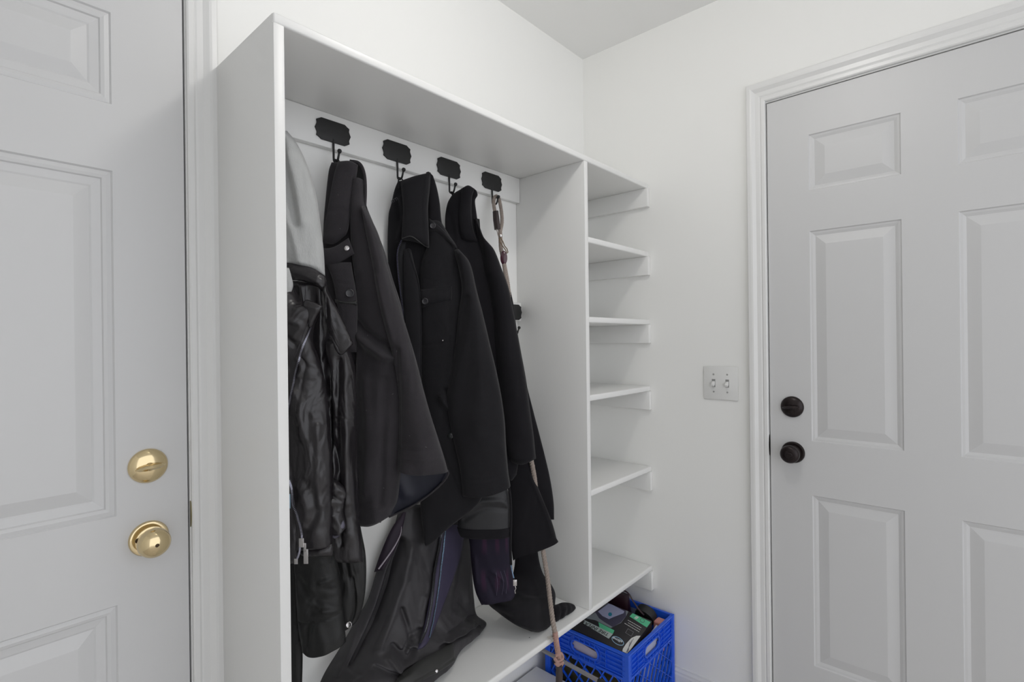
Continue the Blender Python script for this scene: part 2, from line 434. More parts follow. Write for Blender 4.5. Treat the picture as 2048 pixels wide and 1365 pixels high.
for x, z, lab in ((-1.325, 1.796, 'black iron coat hook at the far left end, behind the grey hood'),
                  (-.947, 1.796, 'black iron coat hook holding the black coat with a flap pocket'),
                  (-.759, 1.797, 'black iron coat hook holding the soft plain black coat'),
                  (-.573, 1.797, 'black iron coat hook holding the rope leash'),
                  (-.4785, 1.373, 'black iron coat hook on the lower rail beside the divider, half hidden by a coat')):
    c = copy_tree(h1); c.location = (x, -T, z); tag(c, lab, 'coat hook', 'iron coat hooks'); hooks.append(c)

# ------------------------------------------------------------------ cloth
ANG = -48*math.pi/180
TAN = np.array([math.cos(ANG), math.sin(ANG), 0.0])       # along a garment hanging at its hook
NRM = np.array([math.sin(ANG), -math.cos(ANG), 0.0])      # towards the room, left-front
class Cloth: pass
def seg_dist(G, poly):
    d = np.full(G.shape[:-1], 1e9)
    for a, c in zip(poly[:-1], poly[1:]):
        a = np.array(a, float); c = np.array(c, float); v = c-a; L = v @ v+1e-9
        t = np.clip(((G-a) @ v)/L, 0, 1); q = a+t[..., None]*v
        d = np.minimum(d, np.linalg.norm(G-q, axis=-1))
    return d
def smooth_poly(p, n=24):
    return catmull(np.array(p, float), np.linspace(0, 1, n)) if len(p) > 2 else np.array(p, float)
def cloth(name, rows, m_, parent, hook=None, off=0., t=.02, tb=.012, folds=(), noise_a=.003, noise_s=9, zst=.35, seed=0, ypow=.5, cap=(1, 1), res=3.0, label=None, nrm=None, minz=None, back_clear=-.021, warp=0, tl=0, tlv=.5):
    """sheet of stuffed cloth between rows of outline points; rows run down the garment.
    Points are (px,py) on the garment's hanging plane through hook=(x,y), or (px,py,y) with their own depth."""
    K = 9
    tt = np.linspace(0, 1, K)
    rr = []
    for r in rows:
        r = [tuple(q) if len(q) == 3 else (q[0], q[1], 0.) for q in r]
        rr.append(catmull(np.array(r, float), tt))
    rr = np.array(rr)                                          # (nrows, K, 3)
    cum = np.r_[0, np.cumsum([max(1.0, np.abs(rr[i+1]-rr[i])[:, :2].max()) for i in range(len(rr)-1)])]
    Lh = cum[-1]; Wd = max(np.linalg.norm(np.diff(r[:, :2], axis=0), axis=1).sum() for r in rr)
    NV = int(max(6, min(260, Lh/res))); NU = int(max(8, min(110, Wd/res)))
    # interpolate down the rows at true arc positions
    ti = np.interp(np.linspace(0, Lh, NV), cum, np.linspace(0, 1, len(rr)))
    G = np.zeros((NV, NU, 3)); cols = np.zeros((NV, K, 3))
    for k in range(K): cols[:, k] = catmull(rr[:, k], ti)
    uu = np.linspace(0, 1, NU)
    for j in range(NV): G[j] = catmull(cols[j], uu)
    nrm = NRM if nrm is None else np.array(nrm, float)/np.linalg.norm(nrm)
    if hook is not None:
        P = hit(G[..., 0], G[..., 1], (hook[0]+NRM[0]*off, hook[1]+NRM[1]*off, 0), NRM)
    else:
        P = onY(G[..., 0], G[..., 1], G[..., 2]-off)
    g2 = G[..., :2]
    ed = (1-np.abs(2*uu-1)**2.4)**ypow
    vv = np.linspace(0, 1, NV)
    rt = min(.5, 14/max(Lh, 1)); tv = np.ones(NV)
    if cap[0]: tv *= np.clip(vv/rt, 0, 1)**.5
    if cap[1]: tv *= np.clip((1-vv)/rt, 0, 1)**.5
    prof = tv[:, None]*ed[None, :]
    disp = t*prof
    win = np.clip(prof*1.6, 0, 1)
    fd = np.zeros_like(disp)
    for fo in folds:
        poly, w_, a_ = fo[:3]; d = seg_dist(g2, smooth_poly(poly)); fd += a_*np.exp(-(d/w_)**2)
    nz = np.zeros_like(disp)
    if noise_a:
        for j in range(NV):
            for i in range(NU):
                p = P[j, i]; q = Vector((p[0]*noise_s+seed*3.1, p[1]*noise_s+seed, p[2]*noise_s*zst))
                if warp: q += Vector((noise.noise(q*.9+Vector((5, 1, 2))), 0, noise.noise(q*.7)))*warp
                n1 = noise.noise(q); n2 = noise.noise(q*2.3+Vector((9, 3, 1)))
                nz[j, i] = (1-2*abs(n1))*.8+n2*.45
    disp = disp+(fd+nz*noise_a)*win
    if tl: disp = disp-tl*((1-uu)**2)[None, :]*np.clip(1-vv/tlv, 0, 1)[:, None]
    fr = P+nrm*disp[..., None]
    bk = P-nrm*(tb*prof)[..., None]
    if hook is not None or True:
        bk[..., 1] = np.minimum(bk[..., 1], back_clear)
        fr[..., 1] = np.minimum(fr[..., 1], bk[..., 1]-.0005)
    if minz is not None:
        fr[..., 2] = np.maximum(fr[..., 2], minz); bk[..., 2] = np.maximum(bk[..., 2], minz)
    vs = fr.reshape(-1, 3).tolist()+bk.reshape(-1, 3).tolist(); o2 = NV*NU; fs = []
    for j in range(NV-1):
        for i in range(NU-1):
            a = j*NU+i; fs.append((a, a+NU, a+NU+1, a+1)); fs.append((o2+a, o2+a+1, o2+a+NU+1, o2+a+NU))
    for j in range(NV-1):
        a = j*NU; fs.append((a, o2+a, o2+a+NU, a+NU)); a = j*NU+NU-1; fs.append((a, a+NU, o2+a+NU, o2+a))
    for i in range(NU-1):
        a = i; fs.append((a, a+1, o2+a+1, o2+a)); a = (NV-1)*NU+i; fs.append((a, o2+a, o2+a+1, a+1))
    me = bpy.data.meshes.new(name); me.from_pydata(vs, [], fs)
    me.validate(); me.polygons.foreach_set('use_smooth', [True]*len(me.polygons)); me.update()
    bm = bmesh.new(); bm.from_mesh(me); bmesh.ops.recalc_face_normals(bm, faces=bm.faces); bm.to_mesh(me); bm.free()
    o = link(name, me, m_, parent, label)
    c = Cloth(); c.obj = o; c.fr = fr; c.px = proj(fr)
    du = np.gradient(fr, axis=1); dv = np.gradient(fr, axis=0); nn = np.cross(du, dv)
    L = np.linalg.norm(nn, axis=-1, keepdims=True)+1e-12; nn = nn/L
    s = np.sign((nn @ NRM))[..., None]; s[s == 0] = 1; c.n = nn*s
    return c
def on(c, px, py, lift=0):
    d = (c.px[..., 0]-px)**2+(c.px[..., 1]-py)**2; i = np.unravel_index(np.argmin(d), d.shape)
    p = c.fr[i]; n = c.n[i]
    # keep the photo point exactly: move along to the true sight line on the local tangent plane
    q = hit(px, py, p, n) if abs(ray(px, py) @ n) > .25 and d[i] > .5 else p
    if np.linalg.norm(q-p) > .02: q = p
    return q+n*lift, n
def zipper(c, path, parent, m_=None, step=2.6, size=.0016, tape=.005, tm=None, name='zipper', lift=.0012, label=None):
    P = smooth_poly(path, 60); seg = np.r_[0, np.cumsum(np.linalg.norm(np.diff(P, axis=0), axis=1))]
    N = int(seg[-1]/step); q = [(np.interp(s, seg, P[:, 0]), np.interp(s, seg, P[:, 1])) for s in np.linspace(0, seg[-1], N)]
    pts = []; nn = []
    for a in q: p, n = on(c, a[0], a[1], lift); pts.append(p); nn.append(n)
    pts = np.array(pts); nn = np.array(nn)
    for _ in range(3): pts[1:-1] = (pts[:-2]+2*pts[1:-1]+pts[2:])/4; nn[1:-1] = (nn[:-2]+2*nn[1:-1]+nn[2:])/4
    z = None
    b = MB(); vs = []
    for i in range(len(pts)):
        tdir = pts[min(i+1, len(pts)-1)]-pts[max(i-1, 0)]; tdir /= np.linalg.norm(tdir)+1e-9
        side = np.cross(nn[i], tdir); side /= np.linalg.norm(side)+1e-9; up = np.cross(tdir, side)
        for s, h in ((-1, -.0012), (-1, .0004), (1, .0004), (1, -.0012)): vs.append(pts[i]+side*s*tape*.5+nn[i]*h)
    fs = [(4*i+k, 4*i+(k+1) % 4, 4*i+4+(k+1) % 4, 4*i+4+k) for i in range(len(pts)-1) for k in range(4)]
    b.add(vs, fs); z = b.build(name, tm or DK, parent, label=label)
    t = MB()
    for i in range(len(pts)):
        tdir = pts[min(i+1, len(pts)-1)]-pts[max(i-1, 0)]; tdir /= np.linalg.norm(tdir)+1e-9
        side = np.cross(nn[i], tdir); side /= np.linalg.norm(side)+1e-9; up = np.cross(tdir, side)
        t.obox(pts[i], tdir, side, nn[i], (-size*.42, -size, 0), (size*.42, size, size*.9))
    t.build('zip_teeth', m_ or ZIP, z, label='metal zip teeth')
    return z, pts, nn
def seam(c, path, parent, m_, r=.0009, name='seam', lift=.0003, n=40):
    P = smooth_poly(path, n); pts = [on(c, a[0], a[1], lift)[0] for a in P]; pts = np.array(pts)
    for _ in range(2): pts[1:-1] = (pts[:-2]+2*pts[1:-1]+pts[2:])/4
    return MB().tube(pts, r, 6).build(name, m_, parent)
def button(c, px, py, r, parent, m_, name='button', holes=True, ring=False, label=None):
    p, n = on(c, px, py, .0005); n = n/np.linalg.norm(n)
    if abs(n @ NRM) < .75: n = n+NRM*1.0; n /= np.linalg.norm(n)
    q = MB().lathe(p, n, [(r*.9, -.002), (r, .0006), (r*.97, .0024), (r*.86, .0030), (r*.74, .0022), (r*.6, .0018), (0, .0018)] if not ring else [(r*.95, -.002), (r, .001), (r*.8, .003), (r*.5, .0034), (r*.42, .0022), (0, .0022)], 26).build(name, m_, parent, label=label)
    if holes:
        h = MB(); a = np.cross(n, (0, 0, 1)); a /= np.linalg.norm(a); bb_ = np.cross(n, a)
        for sx, sy in ((1, 1), (-1, 1), (1, -1), (-1, -1)):
            h.lathe(p+a*sx*r*.16+bb_*sy*r*.16+n*.0012, n, [(r*.075, 0), (r*.07, .0008)], 8)
        h.build('thread_holes', DK, q)
    return q
def loop_over(hookx, z0, pts, parent, m_, r=.0022):
    MB().tube(pts, r, 8).build('hanger_loop', m_, parent)
def hang(hx): return (hx, -.070)
HT = 1.7185     # where a loop sits in the hook's bend
HY = -T-.0145
def LR(y, a, c): return [(a, y), (c, y)]

# ---- charcoal wool coat on the first hook
A = hang(-1.137)
coat = empty('wool_coat', (A[0], A[1], HT), 'charcoal wool coat with flared open cuff and round button, on the leftmost visible hook', 'coat')
cl = cloth('coat_back', [LR(325, 663, 690), LR(345, 657, 705), LR(400, 651, 722), LR(450, 647, 735), LR(520, 644, 740), LR(600, 650, 745), LR(700, 690, 750), LR(850, 700, 750), LR(1000, 704, 760), LR(1046, 716, 762)], WOOLA, coat, A, off=-.012, t=.006, tb=.012, seed=2)
b1 = cloth('coat_front', [LR(362, 707, 728), LR(385, 704, 730), LR(412, 702, 733), LR(450, 702, 748), LR(500, 704, 768), LR(560, 710, 786), LR(620, 713, 804), LR(690, 713, 812), LR(800, 711, 812), LR(900, 708, 806), LR(960, 706, 800), LR(1000, 706, 795), [(711, 1030), (740, 1034), (786, 1020)], [(722, 1054), (748, 1050), (780, 1033)]],
      WOOLA, coat, A, off=.004, t=.026, tb=.010, seed=3, noise_a=.008, noise_s=8, warp=.5, cap=(0, 1),
      folds=[([(722, 560), (728, 700), (722, 900), (725, 1040)], 9, -.004), ([(762, 520), (770, 700), (760, 900), (758, 1030)], 14, .006), ([(742, 447), (766, 490), (742, 505)], 3, -.0025),
             ([(712, 668), (740, 690), (775, 712), (800, 716)], 9, .016), ([(712, 640), (745, 672), (785, 692)], 8, -.014), ([(735, 760), (742, 860), (736, 980)], 12, .008), ([(775, 760), (770, 900), (765, 1000)], 9, -.008)])
sl = cloth('sleeve', [LR(412, 725, 729), LR(470, 732, 757), LR(530, 745, 773), LR(600, 757, 795), LR(660, 772, 814), LR(720, 788, 832), LR(780, 797, 847), LR(830, 798, 861), LR(880, 797, 877), LR(915, 795, 888), [(795, 938), (830, 944), (896, 944)]],
      WOOLA, coat, A, off=.020, t=.030, tb=.010, seed=4, noise_a=.008, noise_s=9, cap=(1, 0), tl=.016, tlv=.6, warp=.5,
      folds=[([(800, 700), (803, 800), (800, 930)], 5, -.006), ([(800, 893), (840, 896), (884, 893)], 2.2, -.0022), ([(820, 700), (832, 800), (850, 930)], 16, .005), ([(760, 560), (790, 680)], 8, .004),
             ([(800, 912), (850, 915), (886, 914)], 2.5, .002)])
cloth('cuff_lining', [[(792, 930), (840, 936), (890, 940)], [(789, 955), (830, 955), (893, 951)], [(786, 985), (820, 985), (874, 975)], [(781, 1010), (805, 1010), (840, 1003)], [(778, 1034), (784, 1032), (790, 1029)]],
      LIN, coat, A, off=.006, t=-.010, tb=.016, noise_a=.002, seed=5, cap=(0, 0), folds=[([(795, 945), (810, 990)], 12, .006)], label='dark navy lining inside the open cuff')
pts = [hit(x, y, (A[0]+NRM[0]*.018, A[1]+NRM[1]*.018, 0), NRM) for x, y in smooth_poly([(895, 941), (896, 950), (885, 966), (856, 992), (820, 1015), (778, 1035)], 30)]
MB().tube(pts, .0022, 8).build('cuff_edge', WOOLA, coat)
col = cloth('collar', [[(676, 323), (700, 322), (716, 330)], [(668, 350), (690, 345), (713, 352)], [(661, 385), (685, 382), (707, 385)], [(654, 425), (676, 425), (701, 422)], [(648, 458), (672, 460), (697, 455)], [(645, 486), (668, 488), (692, 470)]],
      WOOLA, coat, A, off=.020, t=.012, tb=.008, seed=6, noise_a=.002,
      folds=[([(648, 492), (668, 487), (691, 473)], 2.0, -.003), ([(660, 425), (690, 422)], 6, -.002)])
cloth('collar_inside', [[(702, 322), (714, 324), (722, 334)], [(708, 342), (718, 342), (728, 348)], [(706, 375), (718, 375), (731, 378)], [(703, 405), (716, 405), (730, 405)], [(700, 430), (716, 430), (732, 424)]],
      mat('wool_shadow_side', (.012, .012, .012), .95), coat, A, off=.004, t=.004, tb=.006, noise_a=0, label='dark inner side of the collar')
pts = [hit(x, y, (A[0]+NRM[0]*.014, A[1]+NRM[1]*.014, 0), NRM) for x, y in smooth_poly([(700, 322), (716, 325), (725, 336), (730, 356), (731, 385), (730, 412)], 24)]
MB().tube(pts, .0035, 8).build('collar_edge', WOOLA, coat)
fl = cloth('storm_flap', [[(643, 498), (668, 494), (697, 476)], [(644, 512), (670, 508), (703, 492)], [(648, 530), (676, 526), (709, 508)]], WOOLA, coat, A, off=.030, t=.008, tb=.005, seed=7, noise_a=.001)
button(fl, 694, 497, .0065, coat, NIK, holes=False, ring=True, name='snap_button', label='silver ring snap')
pk = cloth('placket', [LR(525, 652, 702), LR(560, 665, 708), LR(590, 671, 713), LR(620, 676, 715), LR(660, 682, 714), LR(705, 690, 713)], WOOLA, coat, A, off=.026, t=.010, tb=.005, seed=8, noise_a=.0015,
           folds=[([(676, 566), (708, 570)], 2, -.002), ([(693, 612), (692, 650)], 1.5, -.0015)])
button(pk, 699.5, 587, .0098, coat, BTN, label='round grey four hole button')
cc = cloth('leather_tab', [[(670, 598), (690, 602), (714, 602)], [(671, 606), (690, 610), (714, 611)]], LEB, coat, A, off=.033, t=.006, tb=.003, noise_a=0, res=2, label='glossy black leather tab')
zpt = on(col, 684, 330)[0]
hx, hy, hz = A[0], -.052, HT+.004
MB().tube([(hx-.010, -.054, HT-.036), (hx-.009, -.044, HT-.012), (hx-.003, HY, HT+.0052), (hx+.006, HY, HT+.0052), (hx+.012, -.044, HT-.012), (hx+.014, -.056, HT-.036)], .0028, 8).build('hanger_loop', WOOLB, coat)
lint = MB()
random.seed(3)
for c_, bx in ((b1, (712, 800, 560, 1040)), (sl, (780, 880, 640, 930)), (col, (652, 700, 340, 470))):
    for _ in range(6 if c_ is not col else 2):
        x_, y_ = random.uniform(bx[0], bx[1]), random.uniform(bx[2], bx[3])
        d = (c_.px[..., 0]-x_)**2+(c_.px[..., 1]-y_)**2
        if d.min() > 16: continue
        p, n = on(c_, x_, y_, .0006); L = random.uniform(.0006, .005); th = random.uniform(0, 3)
        a = np.array((math.cos(th)*TAN[0], math.cos(th)*TAN[1], math.sin(th)))
        lint.tube([p-a*L/2, p+a*L/2], .00025, 5)
tag(lint.build('lint', mat('lint_white', (.22, .21, .21), .9), coat, label='pale lint specks'), kind='stuff')

# ---- black coat with flap pocket on the second hook
B = hang(-.947)
coat2 = empty('flap_pocket_coat', (B[0], B[1], HT), 'black wool coat with buttoned chest flap pocket and pointed hem, on the second hook', 'coat')
bkk = cloth('coat_back', [LR(362, 796, 840), LR(380, 789, 860), LR(410, 782, 872), LR(440, 775, 880), LR(500, 773, 890), LR(560, 777, 895), LR(620, 785, 900), LR(700, 805, 900), LR(800, 825, 900), LR(900, 838, 900), LR(980, 846, 900)],
      WOOLB, coat2, B, off=-.012, t=.012, tb=.014, seed=12, noise_a=.003, folds=[([(805, 400), (812, 430), (800, 480)], 6, .008), ([(795, 400), (800, 440)], 4, -.005)])
f2 = cloth('coat_front', [LR(440, 860, 880), LR(470, 857, 898), LR(495, 853, 914), LR(530, 842, 922), LR(580, 841, 930), LR(640, 842, 934), LR(700, 843, 932), LR(760, 843, 926), LR(810, 845, 925), LR(870, 848, 930), LR(930, 850, 950), LR(985, 842, 965), [(841, 1020), (880, 1035), (950, 1015)], [(846, 1060), (865, 1062), (905, 1050)], [(851, 1092), (855, 1092), (862, 1088)]],
      WOOLB, coat2, B, off=.004, t=.020, tb=.012, seed=13, noise_a=.006, noise_s=8, warp=.5,
      folds=[([(846, 690), (875, 689), (897, 684), (901, 676)], 1.8, -.0018), ([(886, 795), (897, 810), (915, 822)], 7, .010), ([(893, 780), (905, 800), (918, 812)], 5, -.008),
             ([(851, 560), (904, 573)], 1.5, -.001), ([(885, 895), (905, 945), (926, 990)], 1.8, -.0022), ([(905, 500), (907, 540), (903, 570)], 1.5, -.0012)])
s2 = cloth('sleeve', [[(905, 498), (915, 498), (924, 506)], LR(520, 912, 936), LR(540, 917, 944), LR(580, 923, 953), LR(630, 916, 966), LR(690, 910, 980), LR(740, 902, 992), LR(790, 893, 1002), LR(840, 897, 1009), LR(890, 908, 1012), LR(940, 919, 1016), [(924, 990), (975, 986), (1021, 973)]],
      WOOLB, coat2, B, off=.018, t=.030, tb=.012, seed=14, noise_a=.008, noise_s=8, cap=(1, 0), tl=.012, tlv=.4, warp=.5,
      folds=[([(935, 600), (918, 700), (897, 780)], 8, -.006), ([(950, 600), (960, 700), (955, 860)], 16, .006), ([(925, 955), (975, 953), (1016, 943)], 2, -.0015)])
c2 = cloth('collar', [[(801, 362), (830, 352), (861, 345)], [(803, 385), (830, 378), (860, 372)], [(806, 420), (830, 418), (856, 415)], [(804, 450), (830, 452), (857, 450)], [(803, 478), (828, 476), (858, 484)], [(806, 480), (838, 487), (858, 497)]],
      WOOLB, coat2, B, off=.026, t=.016, tb=.010, seed=15, noise_a=.002, cap=(1, 1), folds=[([(856, 360), (852, 420), (855, 490)], 3, .004)])
cloth('collar_inside', [[(852, 345), (858, 344), (866, 352)], [(856, 372), (865, 372), (873, 374)], [(857, 400), (868, 400), (879, 404)], [(857, 430), (870, 432), (882, 436)], [(858, 452), (872, 455), (886, 458)]],
      WOOLC, coat2, B, off=.010, t=.006, tb=.008, noise_a=0, label='inner side of the turned up collar')
p2 = cloth('front_placket', [[(807, 500), (816, 497), (822, 500)], LR(530, 806, 829), LR(565, 806, 838), LR(600, 807, 841), LR(660, 810, 843), LR(720, 814, 843), LR(780, 820, 843), LR(850, 828, 845)], WOOLB, coat2, B, off=.022, t=.010, tb=.006, seed=16, noise_a=.0015)
seam(p2, [(817, 499), (824, 525), (835, 560), (840, 600), (842, 680), (841, 760)], coat2, WOOLB, .0022, 'placket_edge')
bk2 = cloth('zip_facing', [LR(485, 798, 812), LR(520, 793, 812), LR(560, 796, 815), LR(600, 801, 818), LR(660, 806, 820), LR(700, 812, 822)], mat('facing_black', (.008, .008, .010), .8), coat2, B, off=.016, t=.006, tb=.004, noise_a=0)
zipper(bk2, [(803, 482), (796, 505), (797, 540), (801, 575), (805, 610), (808, 650)], coat2, mat('zip_violet', (.16, .15, .30), .35, metal=.7), step=3.0, size=.0015)
seam(c2, [(804, 477), (822, 473), (838, 483), (850, 492), (857, 495)], coat2, mat('collar_stitch', (.03, .03, .03), .6), .0014, 'collar_piping')
pf = cloth('pocket_flap', [[(841, 579), (872, 577), (904, 573)], [(841, 590), (872, 588), (904, 582)], [(842, 602), (872, 600), (904, 592)], [(845, 616), (872, 608), (903, 601)]], WOOLB, coat2, B, off=.026, t=.006, tb=.005, seed=17, noise_a=.0006, folds=[([(897, 576), (898, 598)], 1.2, -.001)])
button(pf, 850.5, 603, .0085, coat2, BTN, label='dark shiny button on the pocket flap')
ep = cloth('shoulder_tab', [[(858, 437), (870, 446), (888, 462), (915, 496)], [(859, 463), (872, 466), (888, 476), (914, 500)]], WOOLB, coat2, B, off=.026, t=.005, tb=.004, noise_a=0, res=2)
button(ep, 866, 452, .0078, coat2, BTN, label='dark shiny button on the shoulder')
button(f2, 902, 872, .0085, coat2, mat('button_gloss', (.015, .017, .017), .2), holes=False, ring=True)
button(f2, 886, 681, .002, coat2, NIK, holes=False, name='rivet')
for s_ in (-1, 1): pass
MB().tube([(B[0]-.020, -.056, HT-.034), (B[0]-.012, -.042, HT-.010), (B[0]-.004, HY, HT+.0045), (B[0]+.004, HY, HT+.0045), (B[0]+.010, -.044, HT-.012), (B[0]+.016, -.064, HT-.036)], .0018, 8).build('hanger_loop', WOOLB, coat2)

cu = bpy.data.curves.new('lining_text', 'FONT'); cu.body = 'ATTI'; cu.extrude = .01
o = bpy.data.objects.new('tmp', cu); C.objects.link(o)
me = bpy.data.meshes.new_from_object(o.evaluated_get(bpy.context.evaluated_depsgraph_get())); bpy.data.objects.remove(o)
q0, q1 = on(bkk, 784, 408, .0006)[0], on(bkk, 797, 400, .0006)[0]
vx = np.array([v.co[:] for v in me.vertices]); d_ = (q1-q0)/np.linalg.norm(q1-q0); k_ = np.linalg.norm(q1-q0)/vx[:, 0].max(); u_ = np.cross(NRM, d_)
for v, q in zip(me.vertices, q0+np.outer(vx[:, 0]*k_, d_)+np.outer(vx[:, 1]*k_*1.1, u_)+np.outer(vx[:, 2]*.05+.0025, NRM)): v.co = q
link('lining_text', me, mat('lining_grey', (.11, .11, .12), .7), coat2, 'pale lettering on the lining')

# ---- soft black coat on the third hook
D3 = hang(-.759)
coat3 = empty('hooded_coat', (D3[0], D3[1], HT), 'soft plain black coat with turned collar, on the third iron hook', 'coat')
f3 = cloth('coat_body', [[(912, 384), (928, 376), (944, 377)], [(902, 394), (925, 390), (946, 388)], LR(410, 894, 948), LR(440, 890, 951), LR(475, 892, 962), LR(520, 898, 985), LR(560, 906, 1005), LR(620, 920, 1015), LR(700, 940, 1025), LR(780, 955, 1030), LR(850, 975, 1036), LR(910, 995, 1038), [(1012, 950), (1022, 962), (1033, 950)]],
      WOOLC, coat3, D3, off=0, t=.022, tb=.014, seed=22, noise_a=.007, noise_s=8, warp=.5, folds=[([(905, 480), (935, 540), (945, 580)], 8, .006), ([(900, 430), (912, 500), (925, 560)], 6, -.005)])
s3 = cloth('sleeve', [[(948, 436), (952, 438), (956, 444)], [(952, 466), (960, 468), (968, 476)], LR(500, 960, 988), LR(540, 966, 1004), LR(580, 975, 1018), LR(640, 985, 1030), LR(700, 990, 1041), LR(760, 994, 1052), LR(820, 1000, 1060), LR(870, 1008, 1067), LR(900, 1014, 1070), [(1020, 926), (1045, 930), (1072, 918)]],
      WOOLC, coat3, D3, off=.016, t=.030, tb=.010, seed=23, noise_a=.008, noise_s=8, cap=(1, 1), tl=.030, tlv=.5, warp=.5, folds=[([(975, 560), (990, 700), (1005, 850)], 8, -.007), ([(1000, 560), (1018, 700), (1040, 860)], 14, .007)])
c3 = cloth('collar', [[(922, 378), (936, 371), (949, 378)], [(921, 395), (934, 392), (944, 396)], [(918, 425), (932, 425), (943, 425)], [(918, 450), (932, 452), (946, 455)], [(922, 480), (936, 485), (955, 485)]], WOOLC, coat3, D3, off=.018, t=.014, tb=.010, seed=24, noise_a=.002)
cloth('collar_inside', [[(940, 378), (947, 377), (953, 382)], [(941, 388), (949, 388), (955, 391)], [(941, 404), (946, 403), (950, 402)], [(942, 430), (948, 430), (953, 428)], [(946, 455), (951, 456), (957, 458)]], WOOLC, coat3, D3, off=.006, t=.006, tb=.008, noise_a=0)
MB().tube([(D3[0]-.004, -.054, HT-.034), (D3[0]-.003, -.042, HT-.010), (D3[0]-.002, HY, HT+.0045), (D3[0]+.004, HY, HT+.0045), (D3[0]+.010, -.046, HT-.014), (D3[0]+.018, -.066, HT-.030)], .0026, 8).build('hanger_loop', WOOLC, coat3)

# ---- leather jacket with grey hood, far left
L0 = (-1.325, -.078)
lj = empty('leather_jacket', (L0[0], L0[1], HT), 'black leather biker jacket with a grey fleece hood, at the left end of the cabinet', 'jacket')
hd = cloth('hood', [LR(262, 560, 574), LR(285, 556, 592), LR(320, 553, 610), LR(360, 552, 624), LR(400, 552, 634), LR(450, 552, 641), LR(500, 552, 647), [(555, 536), (610, 540), (650, 552)]],
      GRY, lj, L0, off=-.004, t=.030, tb=.014, seed=31, noise_a=.003, noise_s=8,
      folds=[([(572, 290), (580, 340), (592, 400), (600, 450)], 9, -.010), ([(590, 320), (606, 380), (618, 450)], 9, .006), ([(580, 420), (600, 480), (612, 530)], 8, .005),
             ([(597, 300), (612, 350), (622, 420), (627, 480), (628, 540)], 1.5, -.0014), ([(604, 300), (619, 350), (629, 420), (634, 480), (635, 545)], 1.5, -.0014), ([(575, 500), (592, 530)], 6, -.003)],
      label='heather grey fleece hood')
cloth('hood_front', [LR(536, 556, 578), LR(555, 556, 583), LR(572, 556, 586), LR(590, 556, 580), LR(604, 556, 572)], GRY, lj, L0, off=.070, t=.010, tb=.006, seed=32, noise_a=.001,
      folds=[([(572, 590), (586, 568)], 1.2, -.001), ([(570, 584), (583, 562)], 1.2, -.001), ([(568, 577), (580, 556)], 1.2, -.001)], label='grey ribbed hood edge')
cloth('collar_band', [[(570, 524), (600, 530), (628, 538), (651, 553)], [(572, 536), (602, 541), (630, 550), (652, 566)], [(576, 552), (604, 556), (632, 566), (655, 584)], [(580, 560), (606, 563), (634, 574), (657, 592)]],
      LEA, lj, L0, off=.020, t=.016, tb=.006, seed=33, noise_a=.0015, folds=[([(574, 533), (602, 537), (630, 545), (651, 559)], 1.6, -.0018), ([(590, 560), (625, 562), (655, 583)], 4, .002)])
bk = cloth('back_panel', [LR(560, 580, 652), LR(590, 584, 658), LR(620, 588, 662), LR(660, 592, 672), LR(700, 600, 690), LR(740, 610, 706), LR(790, 620, 712), LR(850, 630, 713), LR(930, 640, 714), LR(1000, 650, 716), LR(1060, 656, 720)],
      LEA, lj, L0, off=0, t=.018, tb=.012, seed=34, noise_a=.009, noise_s=13, zst=.25, warp=.4,
      folds=[([(612, 575), (618, 620), (622, 680)], 6, .007), ([(600, 580), (604, 640)], 5, -.007), ([(645, 580), (650, 640), (650, 700), (660, 800)], 7, .007), ([(665, 760), (668, 850), (672, 960)], 5, -.007),
             ([(690, 700), (694, 800), (698, 900), (700, 1000)], 7, .007), ([(680, 700), (683, 800), (686, 950)], 4, -.006), ([(662, 880), (672, 930), (676, 970)], 4, .006)])
sp = cloth('shoulder_panel', [LR(572, 648, 653), LR(590, 649, 660), LR(620, 651, 676), LR(650, 655, 690), LR(675, 662, 701), [(668, 695), (690, 699), (706, 688)], [(676, 712), (684, 712), (692, 704)]],
           LEA, lj, L0, off=.030, t=.012, tb=.006, seed=35, noise_a=.002, noise_s=20,
           folds=[([(656, 598), (672, 604)], 1.4, -.0014), ([(655, 618), (680, 622)], 1.4, -.0014), ([(658, 640), (689, 646)], 1.4, -.0014), ([(664, 664), (697, 668)], 1.4, -.0014), ([(662, 590), (668, 640), (676, 690)], 3, .003)], label='quilted leather shoulder')
seam(sp, [(652, 590), (653, 630), (660, 665), (678, 705)], lj, LEA, .0018, 'seam_piping')
ml = cloth('sleeve', [LR(676, 655, 690), LR(706, 654, 702), LR(740, 662, 710), LR(790, 668, 712), LR(850, 670, 712), LR(910, 668, 711), LR(970, 665, 712), LR(1030, 664, 716), LR(1080, 664, 722), LR(1125, 672, 726)],
           LEA, lj, L0, off=.010, t=.020, tb=.010, seed=36, noise_a=.009, noise_s=12, zst=.2, warp=.4,
           folds=[([(675, 740), (672, 790), (664, 830), (668, 900)], 4, .006), ([(684, 720), (682, 820), (684, 950), (688, 1080)], 6, -.008), ([(700, 720), (702, 850), (702, 1000)], 6, .006), ([(668, 900), (676, 930), (672, 955)], 4, .007), ([(672, 870), (686, 940)], 3, -.005)])
cloth('sleeve_cuff', [[(655, 955), (672, 960), (690, 975)], [(655, 985), (674, 986), (694, 990)], LR(1005, 655, 690), LR(1025, 655, 687), [(655, 1046), (676, 1048), (691, 1044)], [(655, 1062), (680, 1066), (693, 1056)]], LEA, lj, L0, off=.036, t=.014, tb=.006, seed=37, noise_a=.007, noise_s=38, zst=1, warp=.5, cap=(1, 0), folds=[([(660, 1022), (690, 1024)], 2, -.004), ([(664, 985), (686, 1000)], 3, -.004)])
